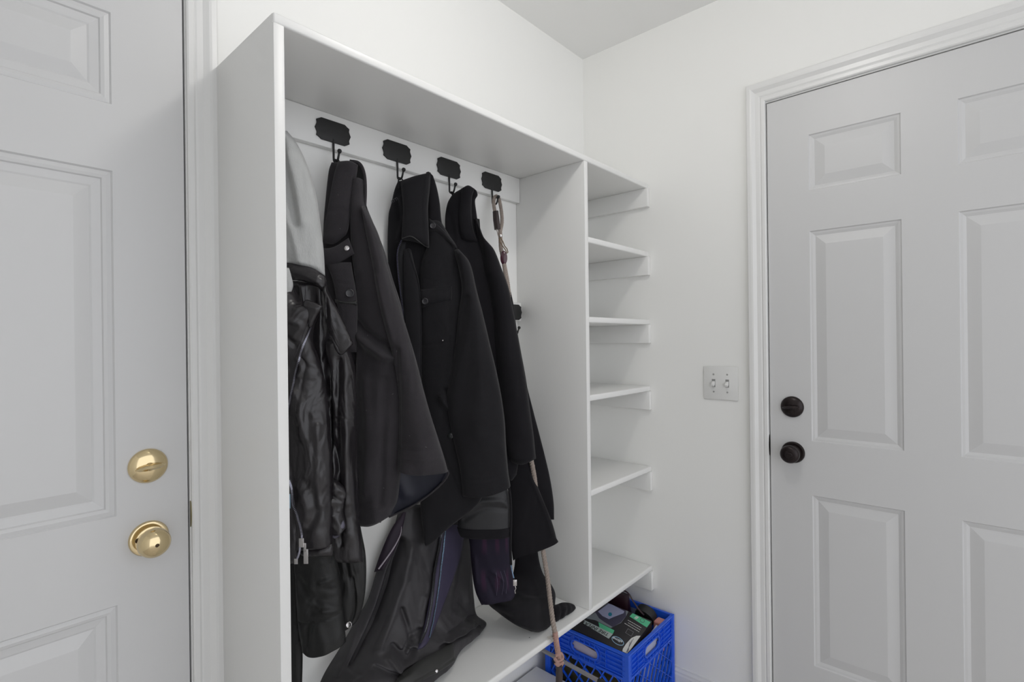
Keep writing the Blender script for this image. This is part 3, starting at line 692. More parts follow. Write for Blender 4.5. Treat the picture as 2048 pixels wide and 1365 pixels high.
cloth('sleeve_lining', [[(655, 1040), (672, 1046), (687, 1042)], [(658, 1056), (674, 1060), (689, 1054)], [(662, 1074), (670, 1078), (678, 1073)]], mat('lavender_lining', (.085, .08, .11), .5), lj, L0, off=.044, t=.006, tb=.004, noise_a=.003, noise_s=60, label='pale lavender sleeve lining')
fp = cloth('front_panel', [[(556, 600), (570, 597), (586, 572)], [(556, 608), (575, 604), (596, 590)], [(556, 618), (580, 618), (606, 606)], [(556, 632), (590, 626), (640, 618)], LR(652, 556, 629), LR(680, 556, 626), LR(705, 556, 634), LR(740, 556, 645), LR(780, 556, 652), LR(830, 556, 658), LR(900, 556, 663), LR(980, 556, 665), LR(1050, 556, 665), LR(1090, 556, 665)],
      LEA, lj, L0, off=.052, t=.026, tb=.006, seed=38, noise_a=.011, noise_s=12, zst=.5, warp=.6, cap=(1, 0),
      folds=[([(575, 640), (600, 645), (614, 655), (600, 675)], 6, .005), ([(580, 670), (600, 690)], 6, -.005), ([(572, 700), (590, 740)], 7, -.004), ([(612, 715), (620, 730), (614, 760), (608, 850), (602, 940)], 1.6, -.003),
             ([(604, 720), (612, 735), (606, 752)], 4, .005), ([(600, 780), (610, 800), (618, 870)], 8, .006), ([(645, 850), (650, 900), (648, 1000)], 8, .006), ([(625, 960), (640, 1010), (622, 1060)], 10, -.006), ([(575, 880), (590, 930), (600, 1000)], 8, -.005),
             ([(620, 800), (640, 830)], 8, .004), ([(606, 1092), (664, 1091)], 1.8, -.003)])
cloth('lapel_tip', [[(604, 606), (615, 600), (645, 612)], [(612, 622), (625, 622), (644, 616)], [(618, 640), (624, 640), (634, 632)], [(617, 655), (621, 656), (625, 652)]], LEA, lj, L0, off=.074, t=.006, tb=.004, seed=39, noise_a=.001, folds=[([(610, 612), (636, 619)], 2, .002)])
zipper(fp, [(632, 629), (620, 655), (607, 690), (597, 725), (588, 765), (579, 810), (574, 836)], lj, step=2.6, size=.0016, tm=LEA)
seam(fp, [(628, 627), (612, 656), (600, 688), (590, 715)], lj, mat('leather_edge', (.035, .033, .037), .3), .0011, 'seam_piping')
hb = cloth('hem_band', [[(596, 1092), (630, 1090), (665, 1089)], [(598, 1104), (630, 1103), (666, 1102)], [(606, 1114), (630, 1115), (664, 1113)]], LEA, lj, L0, off=.062, t=.014, tb=.006, seed=40, noise_a=.0005)
sf = cloth('zip_side_flap', [LR(955, 556, 580), LR(980, 556, 588), LR(1020, 556, 597), LR(1060, 556, 601), LR(1100, 556, 598), LR(1128, 556, 594)], LEA, lj, L0, off=.074, t=.010, tb=.005, seed=41, noise_a=.003)
z2, zp, zn = zipper(fp, [(577, 962), (586, 985), (595, 1015), (602, 1045), (604, 1075)], lj, step=2.5, size=.0017, tm=LEA, lift=.010)
pl = hit(604, 1084, (L0[0]+NRM[0]*.094, L0[1]+NRM[1]*.094, 0), NRM)
q = MB(); ax = TAN; nz_ = NRM; up = np.array((0, 0, 1.))
q.obox(pl, ax*1.0, up, nz_, (-.0048, -.010, -.002), (.0048, .008, .004)); q.obox(pl+ax*.006-up*.012, ax, up, nz_, (-.0025, -.008, 0), (.0025, .010, .0022))
q.obox(pl+ax*.008-up*.026, ax, up, nz_, (-.0048, -.017, 0), (.0042, .012, .0022))
q.build('zip_pull', NIK, lj, .0008, label='silver zip pull')
pl2 = [hit(x, y, (L0[0]+NRM[0]*.092, L0[1]+NRM[1]*.092, 0), NRM) for x, y in [(600, 1092), (599, 1104), (596, 1114), (594, 1118)]]
MB().tube(pl2, .0022, 8).build('zip_tail', ZIP, lj)
pe = hit(593, 1122, (L0[0]+NRM[0]*.092, L0[1]+NRM[1]*.092, 0), NRM)
MB().obox(pe, ax, up, nz_, (-.0035, -.006, -.001), (.0035, .005, .003)).build('zip_stop', NIK, lj, .0006)
tg = hit(577, 1003, (L0[0]+NRM[0]*.089, L0[1]+NRM[1]*.089, 0), NRM)
MB().obox(tg, ax, up, nz_, (-.004, -.014, 0), (.004, .014, .0012)).build('care_label', mat('pale_blue_label', (.25, .38, .48), .6), lj, label='pale blue label')
loop_pts = [(L0[0]-.006, -.062, HT-.050), (L0[0]-.004, -.042, HT-.010), (L0[0], HY, HT+.0045), (L0[0]+.006, -.043, HT-.010), (L0[0]+.008, -.062, HT-.050)]
MB().tube(loop_pts, .0025, 8).build('hanger_loop', LEB, lj)

# ---- rain jacket below the leather jacket
L1 = (-1.232, -.075)
rj = empty('rain_jacket', (L1[0], L1[1], 1.2), 'matte black rain jacket with a wide cuff and silver snap, below the leather jacket', 'jacket')
rb = cloth('body', [LR(900, 650, 705), LR(1000, 640, 712), LR(1060, 630, 722), LR(1110, 620, 731), LR(1160, 610, 732), LR(1200, 640, 728), LR(1230, 655, 720), [(668, 1256), (688, 1262), (712, 1246)]],
      NYLB, rj, L1, off=.008, t=.018, tb=.010, seed=51, noise_a=.005, noise_s=10, zst=.3, warp=.5, folds=[([(708, 1150), (713, 1180), (712, 1215), (706, 1238)], 2.6, -.007), ([(716, 1150), (720, 1200)], 4, .004), ([(690, 1080), (700, 1150)], 6, -.005), ([(672, 1235), (700, 1240)], 4, -.004)])
rs = cloth('sleeve', [[(598, 1085), (635, 1085), (668, 1085)], LR(1120, 590, 674), LR(1160, 592, 680), LR(1200, 594, 684), LR(1235, 596, 687), LR(1262, 600, 690), [(606, 1292), (640, 1300), (692, 1284)]],
      NYLB, rj, L1, off=.052, t=.028, tb=.012, seed=52, noise_a=.004, noise_s=11, zst=.8, warp=.5, cap=(1, 0),
      folds=[([(604, 1236), (645, 1232), (686, 1221)], 1.8, -.003), ([(650, 1155), (675, 1150)], 4, .005), ([(655, 1168), (678, 1172)], 4, -.003), ([(655, 1210), (682, 1216)], 4, .006), ([(625, 1240), (620, 1290)], 5, -.004), ([(605, 1150), (625, 1180)], 9, -.005), ([(650, 1240), (660, 1290)], 10, .004)])
cloth('hanging_tail', [LR(1085, 560, 592), LR(1160, 562, 600), LR(1230, 566, 603), LR(1297, 570, 605), LR(1330, 572, 605), LR(1365, 574, 604), LR(1400, 578, 603)], NYLB, rj, L1, off=.040, t=.010, tb=.008, seed=53, noise_a=.002)
button(rb, 698, 1250, .0065, rj, NIK, holes=False, name='snap_button', label='round silver snap')

# ---- long parka whose hem lies on the bench
pk_ = empty('long_parka', (-.95, -.05, 1.30), 'long charcoal nylon parka with two zip tracks, its hem crumpled on the bench', 'coat')
pb = cloth('body', [[(800, 1010, -.030), (860, 1010, -.045), (940, 1010, -.040)], [(786, 1060, -.030), (850, 1060, -.054), (943, 1060, -.042)], [(764, 1110, -.032), (830, 1110, -.068), (943, 1110, -.045)], [(748, 1160, -.035), (830, 1160, -.092), (945, 1160, -.050)], [(735, 1200, -.035), (820, 1200, -.102), (948, 1200, -.055)],
                    [(712, 1240, -.040), (800, 1250, -.120), (900, 1245, -.115), (953, 1230, -.070)], [(680, 1296, -.050), (770, 1300, -.150), (880, 1285, -.160), (972, 1252, -.108)], [(650, 1345, -.060), (740, 1350, -.180), (850, 1335, -.195), (925, 1296, -.145)], [(632, 1385, -.070), (720, 1395, -.200), (830, 1385, -.215), (905, 1330, -.172)]],
      NYL, pk_, None, nrm=(-.35, -.93, .1), t=.016, tb=.006, seed=61, noise_a=.012, noise_s=9, zst=.5, warp=.8, ypow=.4, minz=ZB+.002, res=2.6,
      folds=[([(800, 1080), (782, 1130), (768, 1180), (745, 1240), (700, 1330)], 6, -.030), ([(815, 1090), (800, 1160), (778, 1220), (755, 1290)], 10, .016), ([(785, 1290), (812, 1316), (826, 1300)], 6, -.020), ([(835, 1255), (812, 1290), (806, 1320)], 6, -.016), ([(775, 1310), (795, 1335)], 7, .016),
             ([(720, 1200), (705, 1260), (670, 1340)], 7, .014), ([(895, 1262), (930, 1238), (955, 1230)], 4, -.014), ([(880, 1292), (920, 1268), (958, 1252)], 3.5, -.013), ([(890, 1278), (925, 1258), (945, 1240)], 4, .012), ([(845, 1190), (835, 1250), (815, 1290)], 5, .012), ([(800, 1215), (815, 1260), (820, 1280)], 5, -.014),
             ([(925, 1080), (915, 1150), (900, 1230)], 6, -.012), ([(748, 1330), (790, 1345), (830, 1330)], 5, -.012), ([(940, 1100), (935, 1200)], 6, .008)])
vp = cloth('zip_panel', [[(880, 1050, -.078), (895, 1050, -.078), (931, 1050, -.068)], [(875, 1110, -.092), (890, 1110, -.094), (922, 1110, -.078)], [(866, 1160, -.116), (880, 1160, -.118), (906, 1160, -.104)], [(858, 1205, -.128), (868, 1205, -.130), (889, 1205, -.120)], [(849, 1250, -.146), (858, 1250, -.148), (873, 1248, -.140)], [(834, 1300, -.176), (843, 1298, -.178), (853, 1290, -.170)]],
           PUR, pk_, None, nrm=(-.35, -.93, .1), t=.008, tb=.004, seed=62, noise_a=.002, label='dark purple lining between the zip tracks')
zipper(vp, [(884, 1066), (878, 1100), (870, 1140), (866, 1180), (861, 1220), (852, 1260), (840, 1288)], pk_, mat('zip_dull', (.2, .21, .27), .35, metal=.8), step=2.6, size=.0012, tape=.007)
zipper(vp, [(890, 1064), (886, 1100), (880, 1150), (873, 1200), (866, 1240), (858, 1275)], pk_, ZIPB, step=2.6, size=.0016, tape=.006)
dl = cloth('plum_facing', [[(806, 1025, -.078), (812, 1025, -.080)], [(782, 1060, -.080), (804, 1060, -.090)], [(762, 1105, -.080), (790, 1100, -.096)], [(748, 1145, -.080), (766, 1140, -.100)]], DPU, pk_, None, nrm=(-.35, -.93, .1), t=.006, tb=.004, noise_a=.001, label='dark plum facing')
pp = np.array([onY(x, y, -.104) for x, y in smooth_poly([(803, 1054), (800, 1072), (785, 1100), (757, 1139)], 20)])
MB().tube(pp, [.0008+.0016*min(1, i/12) for i in range(20)], 8, flat=.5).build('piping', mat('pale_piping', (.42, .37, .42), .6), pk_, label='pale narrow piping')
hm = cloth('hem_flap', [[(800, 1350, -.215), (840, 1322, -.212), (880, 1300, -.190), (906, 1285, -.172)], [(790, 1370, -.232), (835, 1345, -.228), (878, 1320, -.206), (909, 1302, -.184)], [(800, 1395, -.240), (845, 1362, -.236), (885, 1340, -.214), (911, 1322, -.192)]],
           mat('hem_nylon', (.020, .020, .019), .5, bump=.15, bscale=500), pk_, None, nrm=(-.35, -.93, .1), t=.006, tb=.004, seed=63, noise_a=.004, warp=.5, minz=ZB+.004, folds=[([(830, 1362), (870, 1340), (905, 1318)], 2.5, -.006)])
button(hm, 872, 1343, .0045, pk_, NIK, holes=False, name='snap_button', label='small silver snap')

# ---- things hanging between the second and third hooks, behind
G1 = (-.865, -.085)
gs = empty('slate_jacket', (G1[0], G1[1], 1.15), 'slate nylon jacket with straight black hem, showing under the flap pocket coat', 'jacket')
cloth('sleeve', [LR(880, 900, 990), LR(950, 915, 1005), LR(990, 920, 1018), LR(1020, 918, 1021), LR(1056, 915, 1021)], GSL, gs, G1, off=.010, t=.022, tb=.010, seed=71, noise_a=.003, cap=(1, 0), folds=[([(925, 1020), (960, 1000), (1000, 998), (1018, 1010)], 5, .007), ([(930, 1035), (970, 1012), (1010, 1015)], 4, -.005)])
cloth('hem_band', [LR(1055, 914, 1021), LR(1066, 917, 1021), LR(1074, 921, 1020)], WOOLC, gs, G1, off=.014, t=.020, tb=.008, noise_a=0, cap=(0, 0), label='flat black hem band')
zt = np.array([hit(x, y, (G1[0]+NRM[0]*.020, G1[1]+NRM[1]*.020, 0), NRM) for x, y in smooth_poly([(1017, 970), (1021, 1000), (1022, 1040), (1021, 1090), (1022, 1130)], 30)])
MB().tube(zt, .0035, 8).build('zip_tape', WOOLC, gs)
zt = np.array([hit(x, y, (G1[0]+NRM[0]*.021, G1[1]+NRM[1]*.021, 0), NRM) for x, y in smooth_poly([(1022, 1130), (1025, 1145), (1028, 1158)], 14)])
b = MB()
for i in range(len(zt)-1):
    d = zt[i+1]-zt[i]; L = np.linalg.norm(d); d /= L; b.obox(zt[i], d, TAN, NRM, (-.0006, -.0016, 0), (.0010, .0016, .0015))
b.build('zip_teeth', ZIPB, gs, label='blue tinted zip teeth')
pz = hit(1030, 1166, (G1[0]+NRM[0]*.022, G1[1]+NRM[1]*.022, 0), NRM); up = np.array((0, 0, 1.))
b = MB().obox(pz, TAN, up, NRM, (-.005, -.008, 0), (.005, .009, .003)); b.tube([pz+up*-.009, pz+up*-.016+TAN*.002, pz+up*-.022-TAN*.001, pz+up*-.030+TAN*.001], .0016, 8)
b.build('zip_pull', NIK, gs, .0006, label='silver zip pull')


G2 = (-.812, -.085)
ps = empty('plaid_shirt', (G2[0], G2[1], 1.0), 'dark purple plaid shirt sleeve with stitched cuff, hanging under the slate sleeve', 'shirt')
PLD = mat('purple_plaid', (.022, .018, .032), .8, bump=.3, bscale=700, spec=.2)
nt = PLD.node_tree; bs = nt.nodes['Principled BSDF']; tc = nt.nodes['Texture Coordinate']
sx = nt.nodes.new('ShaderNodeSeparateXYZ'); nt.links.new(tc.outputs['Object'], sx.inputs[0])
def stripe(sock, freq, lo, hi):
    a = nt.nodes.new('ShaderNodeMath'); a.operation = 'MULTIPLY'; a.inputs[1].default_value = freq; nt.links.new(sock, a.inputs[0])
    s_ = nt.nodes.new('ShaderNodeMath'); s_.operation = 'SINE'; nt.links.new(a.outputs[0], s_.inputs[0])
    r_ = nt.nodes.new('ShaderNodeMapRange'); r_.inputs['From Min'].default_value = lo; r_.inputs['From Max'].default_value = hi; nt.links.new(s_.outputs[0], r_.inputs['Value']); return r_.outputs['Result']
s1 = stripe(sx.outputs['X'], 260, .1, .9); s2_ = stripe(sx.outputs['Z'], 60, -.6, .9)
mx1 = nt.nodes.new('ShaderNodeMixRGB'); mx1.inputs[1].default_value = (.017, .014, .026, 1); mx1.inputs[2].default_value = (.038, .017, .038, 1)
mu = nt.nodes.new('ShaderNodeMath'); mu.operation = 'MULTIPLY'; nt.links.new(s1, mu.inputs[0]); nt.links.new(s2_, mu.inputs[1])
nt.links.new(mu.outputs[0], mx1.inputs[0]); nt.links.new(mx1.outputs[0], bs.inputs['Base Color'])
pc = cloth('sleeve', [LR(1040, 925, 1015), LR(1080, 938, 1020), LR(1120, 942, 1023), LR(1160, 946, 1026), LR(1184, 951, 1030), LR(1197, 956, 1026), [(963, 1211), (985, 1206), (1012, 1192)]], PLD, ps, G2, off=.012, t=.024, tb=.010, seed=72, noise_a=.005, noise_s=14, zst=.6, warp=.5,
           folds=[([(985, 1135), (1005, 1150), (1020, 1180)], 3, .004), ([(975, 1150), (990, 1185)], 3, -.004), ([(965, 1195), (1008, 1180)], 2, -.002), ([(950, 1110), (955, 1160)], 3, .004)])
for pth in ([(1008, 1142), (1014, 1165), (1012, 1188)], [(1001, 1144), (1007, 1166), (1004, 1190)], [(992, 1146), (995, 1168), (993, 1192)]):
    seam(pc, pth, ps, mat('stitch_violet', (.07, .06, .10), .7), .0006, 'stitching')

# ---- black down jacket right of the soft coat
G3 = (-.655, -.080)
dj = empty('black_jacket', (G3[0], G3[1], 1.30), 'bulky black jacket nearest the divider, one sleeve resting on the bench', 'jacket')
cloth('back', [LR(556, 985, 1011), LR(575, 985, 1019), LR(610, 990, 1027), LR(650, 995, 1032), LR(700, 1000, 1041), LR(760, 1005, 1051), LR(825, 1010, 1067), LR(863, 1015, 1077), LR(910, 1020, 1089), LR(958, 1030, 1100), LR(1005, 1040, 1107), LR(1040, 1050, 1108)],
      WOOLC, dj, G3, off=-.018, t=.008, tb=.012, seed=81, noise_a=.003, noise_s=9)
cloth('front', [LR(870, 1012, 1040), LR(920, 1016, 1058), LR(960, 1018, 1070), LR(1000, 1020, 1086), LR(1040, 1021, 1102), LR(1075, 1022, 1112), [(1024, 1106), (1070, 1100), (1112, 1088)], [(1026, 1122), (1040, 1112), (1060, 1104)]],
      WOOLC, dj, G3, off=.036, t=.010, tb=.005, seed=82, noise_a=.003, noise_s=8, folds=[([(1060, 950), (1090, 1020), (1105, 1070)], 5, .004)])
ar = cloth('sleeve', [[(1026, 1075, -.110), (1050, 1075, -.125), (1072, 1075, -.150)], [(1030, 1120, -.115), (1055, 1120, -.135), (1077, 1118, -.160)], [(1022, 1160, -.130), (1055, 1155, -.165), (1086, 1148, -.175)], [(1000, 1192, -.145), (1050, 1190, -.195), (1100, 1166, -.195)], [(976, 1206, -.150), (1040, 1218, -.225), (1110, 1186, -.21)], [(996, 1226, -.175), (1050, 1240, -.235), (1110, 1208, -.22)], [(1030, 1250, -.225), (1062, 1254, -.245), (1108, 1232, -.235)], [(1062, 1264, -.242), (1078, 1265, -.246), (1100, 1257, -.242)]],
           WOOLC, dj, None, nrm=(-.45, -.80, .4), t=.020, tb=.012, seed=83, noise_a=.004, noise_s=10, minz=ZB+.001, folds=[([(1030, 1180), (1060, 1190), (1095, 1188)], 4, -.006), ([(1040, 1196), (1090, 1200)], 4, .004)])
cloth('knit_cuff', [[(1103, 1246, -.242), (1106, 1228, -.238), (1104, 1209, -.230)], [(1112, 1247, -.244), (1114, 1226, -.246), (1112, 1210, -.232)], [(1122, 1240, -.246), (1124, 1222, -.250), (1124, 1206, -.236)], [(1134, 1232, -.246), (1136, 1218, -.250), (1136, 1206, -.238)], [(1143, 1226, -.244), (1148, 1218, -.244), (1146, 1209, -.240)], [(1149, 1221, -.243), (1151, 1217, -.243), (1150, 1213, -.241)]],
      WOOLC, dj, None, nrm=(-.45, -.80, .4), t=.012, tb=.010, seed=84, noise_a=.004, noise_s=40, zst=1, minz=ZB+.001, res=2, folds=[([(1118, 1244), (1120, 1222), (1117, 1208)], 2.5, -.006), ([(1130, 1236), (1133, 1218), (1131, 1207)], 2.2, -.005), ([(1124, 1235), (1127, 1215)], 2.5, .004)])
# ------------------------------------------------------------------ rope leash
ls = empty('rope_leash', (-.573, -.05, HT), 'twisted taupe rope leash with leather wraps, hanging from the last top hook', 'leash')
def rope(pts, name, m_, r=.0062, turns=60, n=200, parent=None, strands=3):
    P = catmull(np.array(pts, float), np.linspace(0, 1, n)); b = MB()
    seg = np.r_[0, np.cumsum(np.linalg.norm(np.diff(P, axis=0), axis=1))]
    for s in range(strands):
        Q = []
        a = np.array((1., 0, 0))
        for i in range(n):
            t = P[min(i+1, n-1)]-P[max(i-1, 0)]; t /= np.linalg.norm(t)+1e-9
            a = a-t*(a @ t); a /= np.linalg.norm(a); c_ = np.cross(t, a)
            th = 2*math.pi*(s/strands+turns*seg[i])
            Q.append(P[i]+(a*math.cos(th)+c_*math.sin(th))*r*.5)
        b.tube(Q, r*.62, 7)
    return b.build(name, m_, parent)
hx = -.573; fz = 1.7405
# loop over the hook
lp = [onY(990, 425, -.050), onY(987.5, 408, -.040), onY(989, 396, HY-.001), onY(994, 393, HY-.001), onY(999, 402, -.048), onY(1003, 425, -.060), onY(1004, 445, -.066), onY(1001, 462, -.070)]
rope(lp, 'hand_loop', ROPE, .0055, 55, 120, ls)
wr = [onY(991, 423, -.066), onY(992.5, 440, -.068), onY(995, 459, -.070)]
MB().tube(wr, [.0105, .0115, .0115], 16, flat=.75).build('leather_wrap', BRL, ls, label='dark brown leather wrap')
MB().tube([onY(993, 458, -.072), onY(996, 470, -.074), onY(998, 476, -.076)], .0014, 6).build('tie_cord', ROPE, ls)
rope([onY(1000, 458, -.072), onY(1001, 480, -.074), onY(1002, 498, -.075), onY(1005, 512, -.075)], 'upper_cord', ROPE, .0062, 60, 60, ls)
MB().lathe(onY(1001, 472, -.083), NRM, [(.004, -.002), (.0045, 0), (.004, .002), (.002, .0028)], 14).build('rivet', NIK, ls, label='silver rivet')
b = MB(); cp = [onY(x, y, -.088) for x, y in ((1001, 475), (1006, 484), (1009, 492), (1014, 498), (1016, 505), (1014, 507), (1011, 500), (1005, 492), (1000, 484), (999, 477))]
b.tube(cp, .0016, 8, close=True); b.build('snap_hook', mat('aged_brass', (.22, .16, .10), .4, metal=.8), ls, label='aged brass snap hook')
tagp = onY(1007.5, 516, -.090)
vs = []
b = MB().lathe(tagp, NRM, [(.0, -.0030), (.0098, -.0022), (.0112, 0), (.0098, .0022), (.004, .0034), (0, .0036)], 28)
for i, v in enumerate(b.v): b.v[i] = (v[0], v[1], tagp[2]+(v[2]-tagp[2])*2.0)
b.build('leather_tag', BUR, ls, label='glossy burgundy oval tag')
rope([onY(1008, 528, -.085), onY(1012, 550, -.115), onY(1016, 575, -.138), onY(1019, 620, -.150), onY(1024, 680, -.158), onY(1032, 760, -.168), onY(1046, 850, -.184), onY(1062, 920, -.202), onY(1066, 940, -.205), onY(1070, 965, -.205), onY(1077, 1020, -.198), onY(1081, 1060, -.203), onY(1086, 1102, -.222), onY(1094, 1150, -.245), onY(1100, 1200, -.262), onY(1106, 1245, -.290), onY(1110, 1268, -.300), onY(1113, 1290, -.3025)], 'rope', ROPE, .0068, 42, 420, ls)
rope([onY(1110, 1266, -.302), onY(1112.5, 1285, -.304), onY(1115, 1300, -.304), onY(1118, 1316, -.304)], 'rope_splice', ROPEP, .0075, 55, 60, ls)
kn = [onY(x, y, -.306) for x, y in ((1112, 1312), (1122, 1308), (1125, 1318), (1114, 1324), (1110, 1318), (1118, 1330), (1125, 1326), (1120, 1334), (1111, 1328))]
rope(kn, 'knot', ROPEP, .0042, 80, 90, ls)
MB().tube([onY(1118, 1332, -.306), onY(1118.5, 1350, -.307), onY(1118, 1375, -.308), onY(1117.5, 1410, -.309), onY(1117, 1440, -.309)], [.0088, .0100, .0098, .0085, .006], 18).build('leather_grip', BRL, ls, label='dark brown leather grip')
fr_ = MB(); random.seed(5)
base = onY(1108, 1274, -.296)
for k in range(26):
    e = base+np.array((random.uniform(-.022, -.006), random.uniform(-.004, .012), random.uniform(-.008, .006)))
    e[2] = max(e[2], ZB+.0012) if e[1] > -D else e[2]
    fr_.tube([base, (base+e)/2+np.array((0, 0, .002)), e], .0004, 4)
fr_.build('frayed_end', mat('fray', (.45, .42, .38), .9), ls, label='pale frayed fibres')

# ------------------------------------------------------------------ milk crate
CXA, CXB, CYA, CYB, CH = -.3470, -.0150, -.376, -.043, .2755
cr = empty('milk_crate', ((CXA+CXB)/2, (CYA+CYB)/2, 0), 'blue plastic milk crate with lattice sides and handle holes, on the floor under the cubbyholes', 'crate')
def crate_side(org, ua, nin):
    """side with local u along the wall and inward normal; built of ribs around a slotted handle"""
    org, ua, nin = [np.array(q, float) for q in (org, ua, nin)]; up = np.array((0, 0, 1.)); L = .332; b = MB()
    OB = lambda u0, u1, z0, z1, d0, d1: b.obox(org, ua, up, nin, (u0, z0, d0), (u1, z1, d1))
    hc, hz, hr, hw = L/2, .2315, .0185, .034      # handle: centre, height, radius, half straight
    # inner skin with the handle slot left open: built from strips
    zt, zb = CH-.003, .196
    N = 48
    for i in range(N):
        u0, u1 = L*i/N, L*(i+1)/N; um = (u0+u1)/2; du = max(0, abs(um-hc)-hw)
        if du < hr:
            h = math.sqrt(hr*hr-du*du); OB(u0, u1, hz+h, zt, .006, .009); OB(u0, u1, max(zb-.016 if abs(um-hc) < hw+hr else zb, 0), hz-h, .006, .009)
        else: OB(u0, u1, zb, zt, .006, .009)
    OB(0, L, CH-.006, CH, 0, .0095)                                # rim
    for z in (.2655, .2505, .2355, .2205, .2055):                 # level ribs
        if z > .255: OB(0, L, z-.0011, z+.0011, 0, .007)
        else:
            OB(0, hc-hw-hr-.008, z-.0011, z+.0011, 0, .007); OB(hc+hw+hr+.008, L, z-.0011, z+.0011, 0, .007)
    for i in range(1, 16):
        u = L*i/16
        if abs(u-hc) < hw+hr+.006:
            OB(u-.0009, u+.0009, .2535, CH-.004, 0, .007); OB(u-.0009, u+.0009, .196, .2105, 0, .007)
        elif i % 3 == 0 or i in (1, 15): OB(u-.0009, u+.0009, .2000, CH-.004, 0, .007)
    ring = lambda rr: [org+ua*(hc+s*hw+rr*math.cos(a))+up*(hz+rr*math.sin(a))+nin*.003 for s, a in [(1, -math.pi/2+math.pi*k/12) for k in range(13)]+[(-1, math.pi/2+math.pi*k/12) for k in range(13)]]
    for rr, w_ in ((hr+.001, .0030), (hr+.013, .0014)):
        b.tube(ring(rr), w_, 8, close=True)
    # lattice field
    zl, zh, ul, uh = .028, .198, .020, L-.020
    OB(0, L, 0, zl, .002, .009); OB(0, ul, 0, CH-.002, .001, .0092); OB(uh, L, 0, CH-.002, .001, .0092)
    def clip(p, d):
        t0, t1 = -9, 9
        for i, (lo, hi) in enumerate(((ul, uh), (zl, zh))):
            if abs(d[i]) < 1e-9: continue
            a, c_ = (lo-p[i])/d[i], (hi-p[i])/d[i]
            t0, t1 = max(t0, min(a, c_)), min(t1, max(a, c_))
        return t0, t1
    for ang, sp, w_ in ((62, .030, .0018), (-38, .046, .0011)):
        d = np.array((math.cos(math.radians(ang)), math.sin(math.radians(ang)))); nn_ = np.array((-d[1], d[0]))
        for k in range(-12, 13):
            p = np.array((L/2, .11))+nn_*k*sp; t0, t1 = clip(p, d)
            if t1-t0 < .01: continue
            o_ = org+ua*p[0]+up*p[1]; dd = ua*d[0]+up*d[1]; n2 = ua*nn_[0]+up*nn_[1]
            b.obox(o_, dd, n2, nin, (t0, -w_, 0), (t1, w_, .008))
    OB(ul, uh, .190, .198, .001, .009)
    b.obox(org, ua, up, nin, (-.0006, .0003, -.0006), (.0118, CH+.0005, .0118))
    for z in (.11,): pass
    return b
for nm, org, ua, nin in (('left_side', (CXA, CYB, 0), (0, -1, 0), (1, 0, 0)), ('front_side', (CXA, CYA, 0), (1, 0, 0), (0, 1, 0)),
                         ('right_side', (CXB, CYA, 0), (0, 1, 0), (-1, 0, 0)), ('back_side', (CXB, CYB, 0), (-1, 0, 0), (0, -1, 0))):
    crate_side(org, ua, nin).build(nm, BLU, cr)
b = MB()
for i in range(12):
    f = CXA+.01+(CXB-CXA-.02)*i/11; b.box((f-.003, CYA+.01, .004), (f+.003, CYB-.01, .010))
    f = CYA+.01+(CYB-CYA-.02)*i/11; b.box((CXA+.01, f-.003, .004), (CXB-.01, f+.003, .010))
b.build('base_grid', BLU, cr)
# stacked contents
def pbox(name, a, c, m_, label, cat, rz=0, bevel=.001):
    return tag(MB().box(a, c).build(name, m_, None, bevel), label, cat)

# tire inflator carton
Nc = hit(1255, 1310, (0, 0, .262), (0, 0, 1)); Ec = hit(1303.5, 1243.5, (0, 0, .283), (0, 0, 1)); Wc = hit(1165, 1250, (0, 0, .281), (0, 0, 1))
ex = Ec-Nc; nrm_ = np.cross(ex, Wc-Nc); nrm_ /= np.linalg.norm(nrm_); ex_l = np.linalg.norm(ex); ex /= ex_l
if nrm_[2] < 0: nrm_ = -nrm_
ey = np.cross(nrm_, ex); LY = .245; TH = .075
box_o = Nc+ex*.002
ib = empty('tire_inflator_box', tuple(box_o-nrm_*TH), 'black tire inflator carton with green text bands lying face up in the blue crate', 'box')
KB = mat('carton_black', (.022, .020, .022), .45)
MB().obox(box_o, ex, ey, nrm_, (0, 0, -TH), (ex_l, LY, 0)).build('carton', KB, ib, .0008)
def fpx(px, py): return hit(px, py, box_o, nrm_)
def decal(name, pts, m_, h=.0003, label=None, smooth=False):
    pts = smooth_poly(pts+[pts[0]], 40)[:-1] if smooth else pts
    P = [fpx(x, y)+nrm_*.0002 for x, y in pts]
    # keep inside the face
    Q = []
    for p in P:
        l = p-box_o; u = min(max(l @ ex, .001), ex_l-.001); v = min(max(l @ ey, .001), LY-.001); Q.append(box_o+ex*u+ey*v+nrm_*.0002)
    return MB().prism(Q, nrm_, h).build(name, m_, ib, label=label)
GRN = mat('print_green', (.10, .52, .28), .5); LVN = mat('print_lavender', (.38, .39, .55), .5); WHT = mat('print_white', (.72, .72, .70), .55); PGR = mat('print_grey', (.42, .48, .46), .5)
DKV = mat('print_dark_violet', (.06, .055, .09), .5); TEA = mat('print_teal', (.02, .22, .32), .5)
z = lambda x, y: (1160+x/9.75, 1180+y/9.75)
decal('printed_photo', [z(100, 560), z(330, 430), z(620, 180), z(980, 380), z(900, 520), z(800, 650), z(600, 750), z(300, 600)], mat('print_photo', (.22, .24, .26), .5), .00025)
decal('printed_hood', [z(300, 450), z(600, 215), z(800, 290), z(915, 380), z(900, 520), z(800, 640), z(640, 735), z(480, 640), z(370, 560)], DKV, .0004, smooth=False)
decal('printed_panel', [z(350, 430), z(560, 275), z(640, 290), z(865, 425), z(850, 465), z(650, 540), z(565, 580), z(440, 520)], LVN, .00055)
decal('printed_dot', [z(587+38*math.cos(a), 487+38*math.sin(a)) for a in np.linspace(0, 6.28, 20)[:-1]], TEA, .0007)
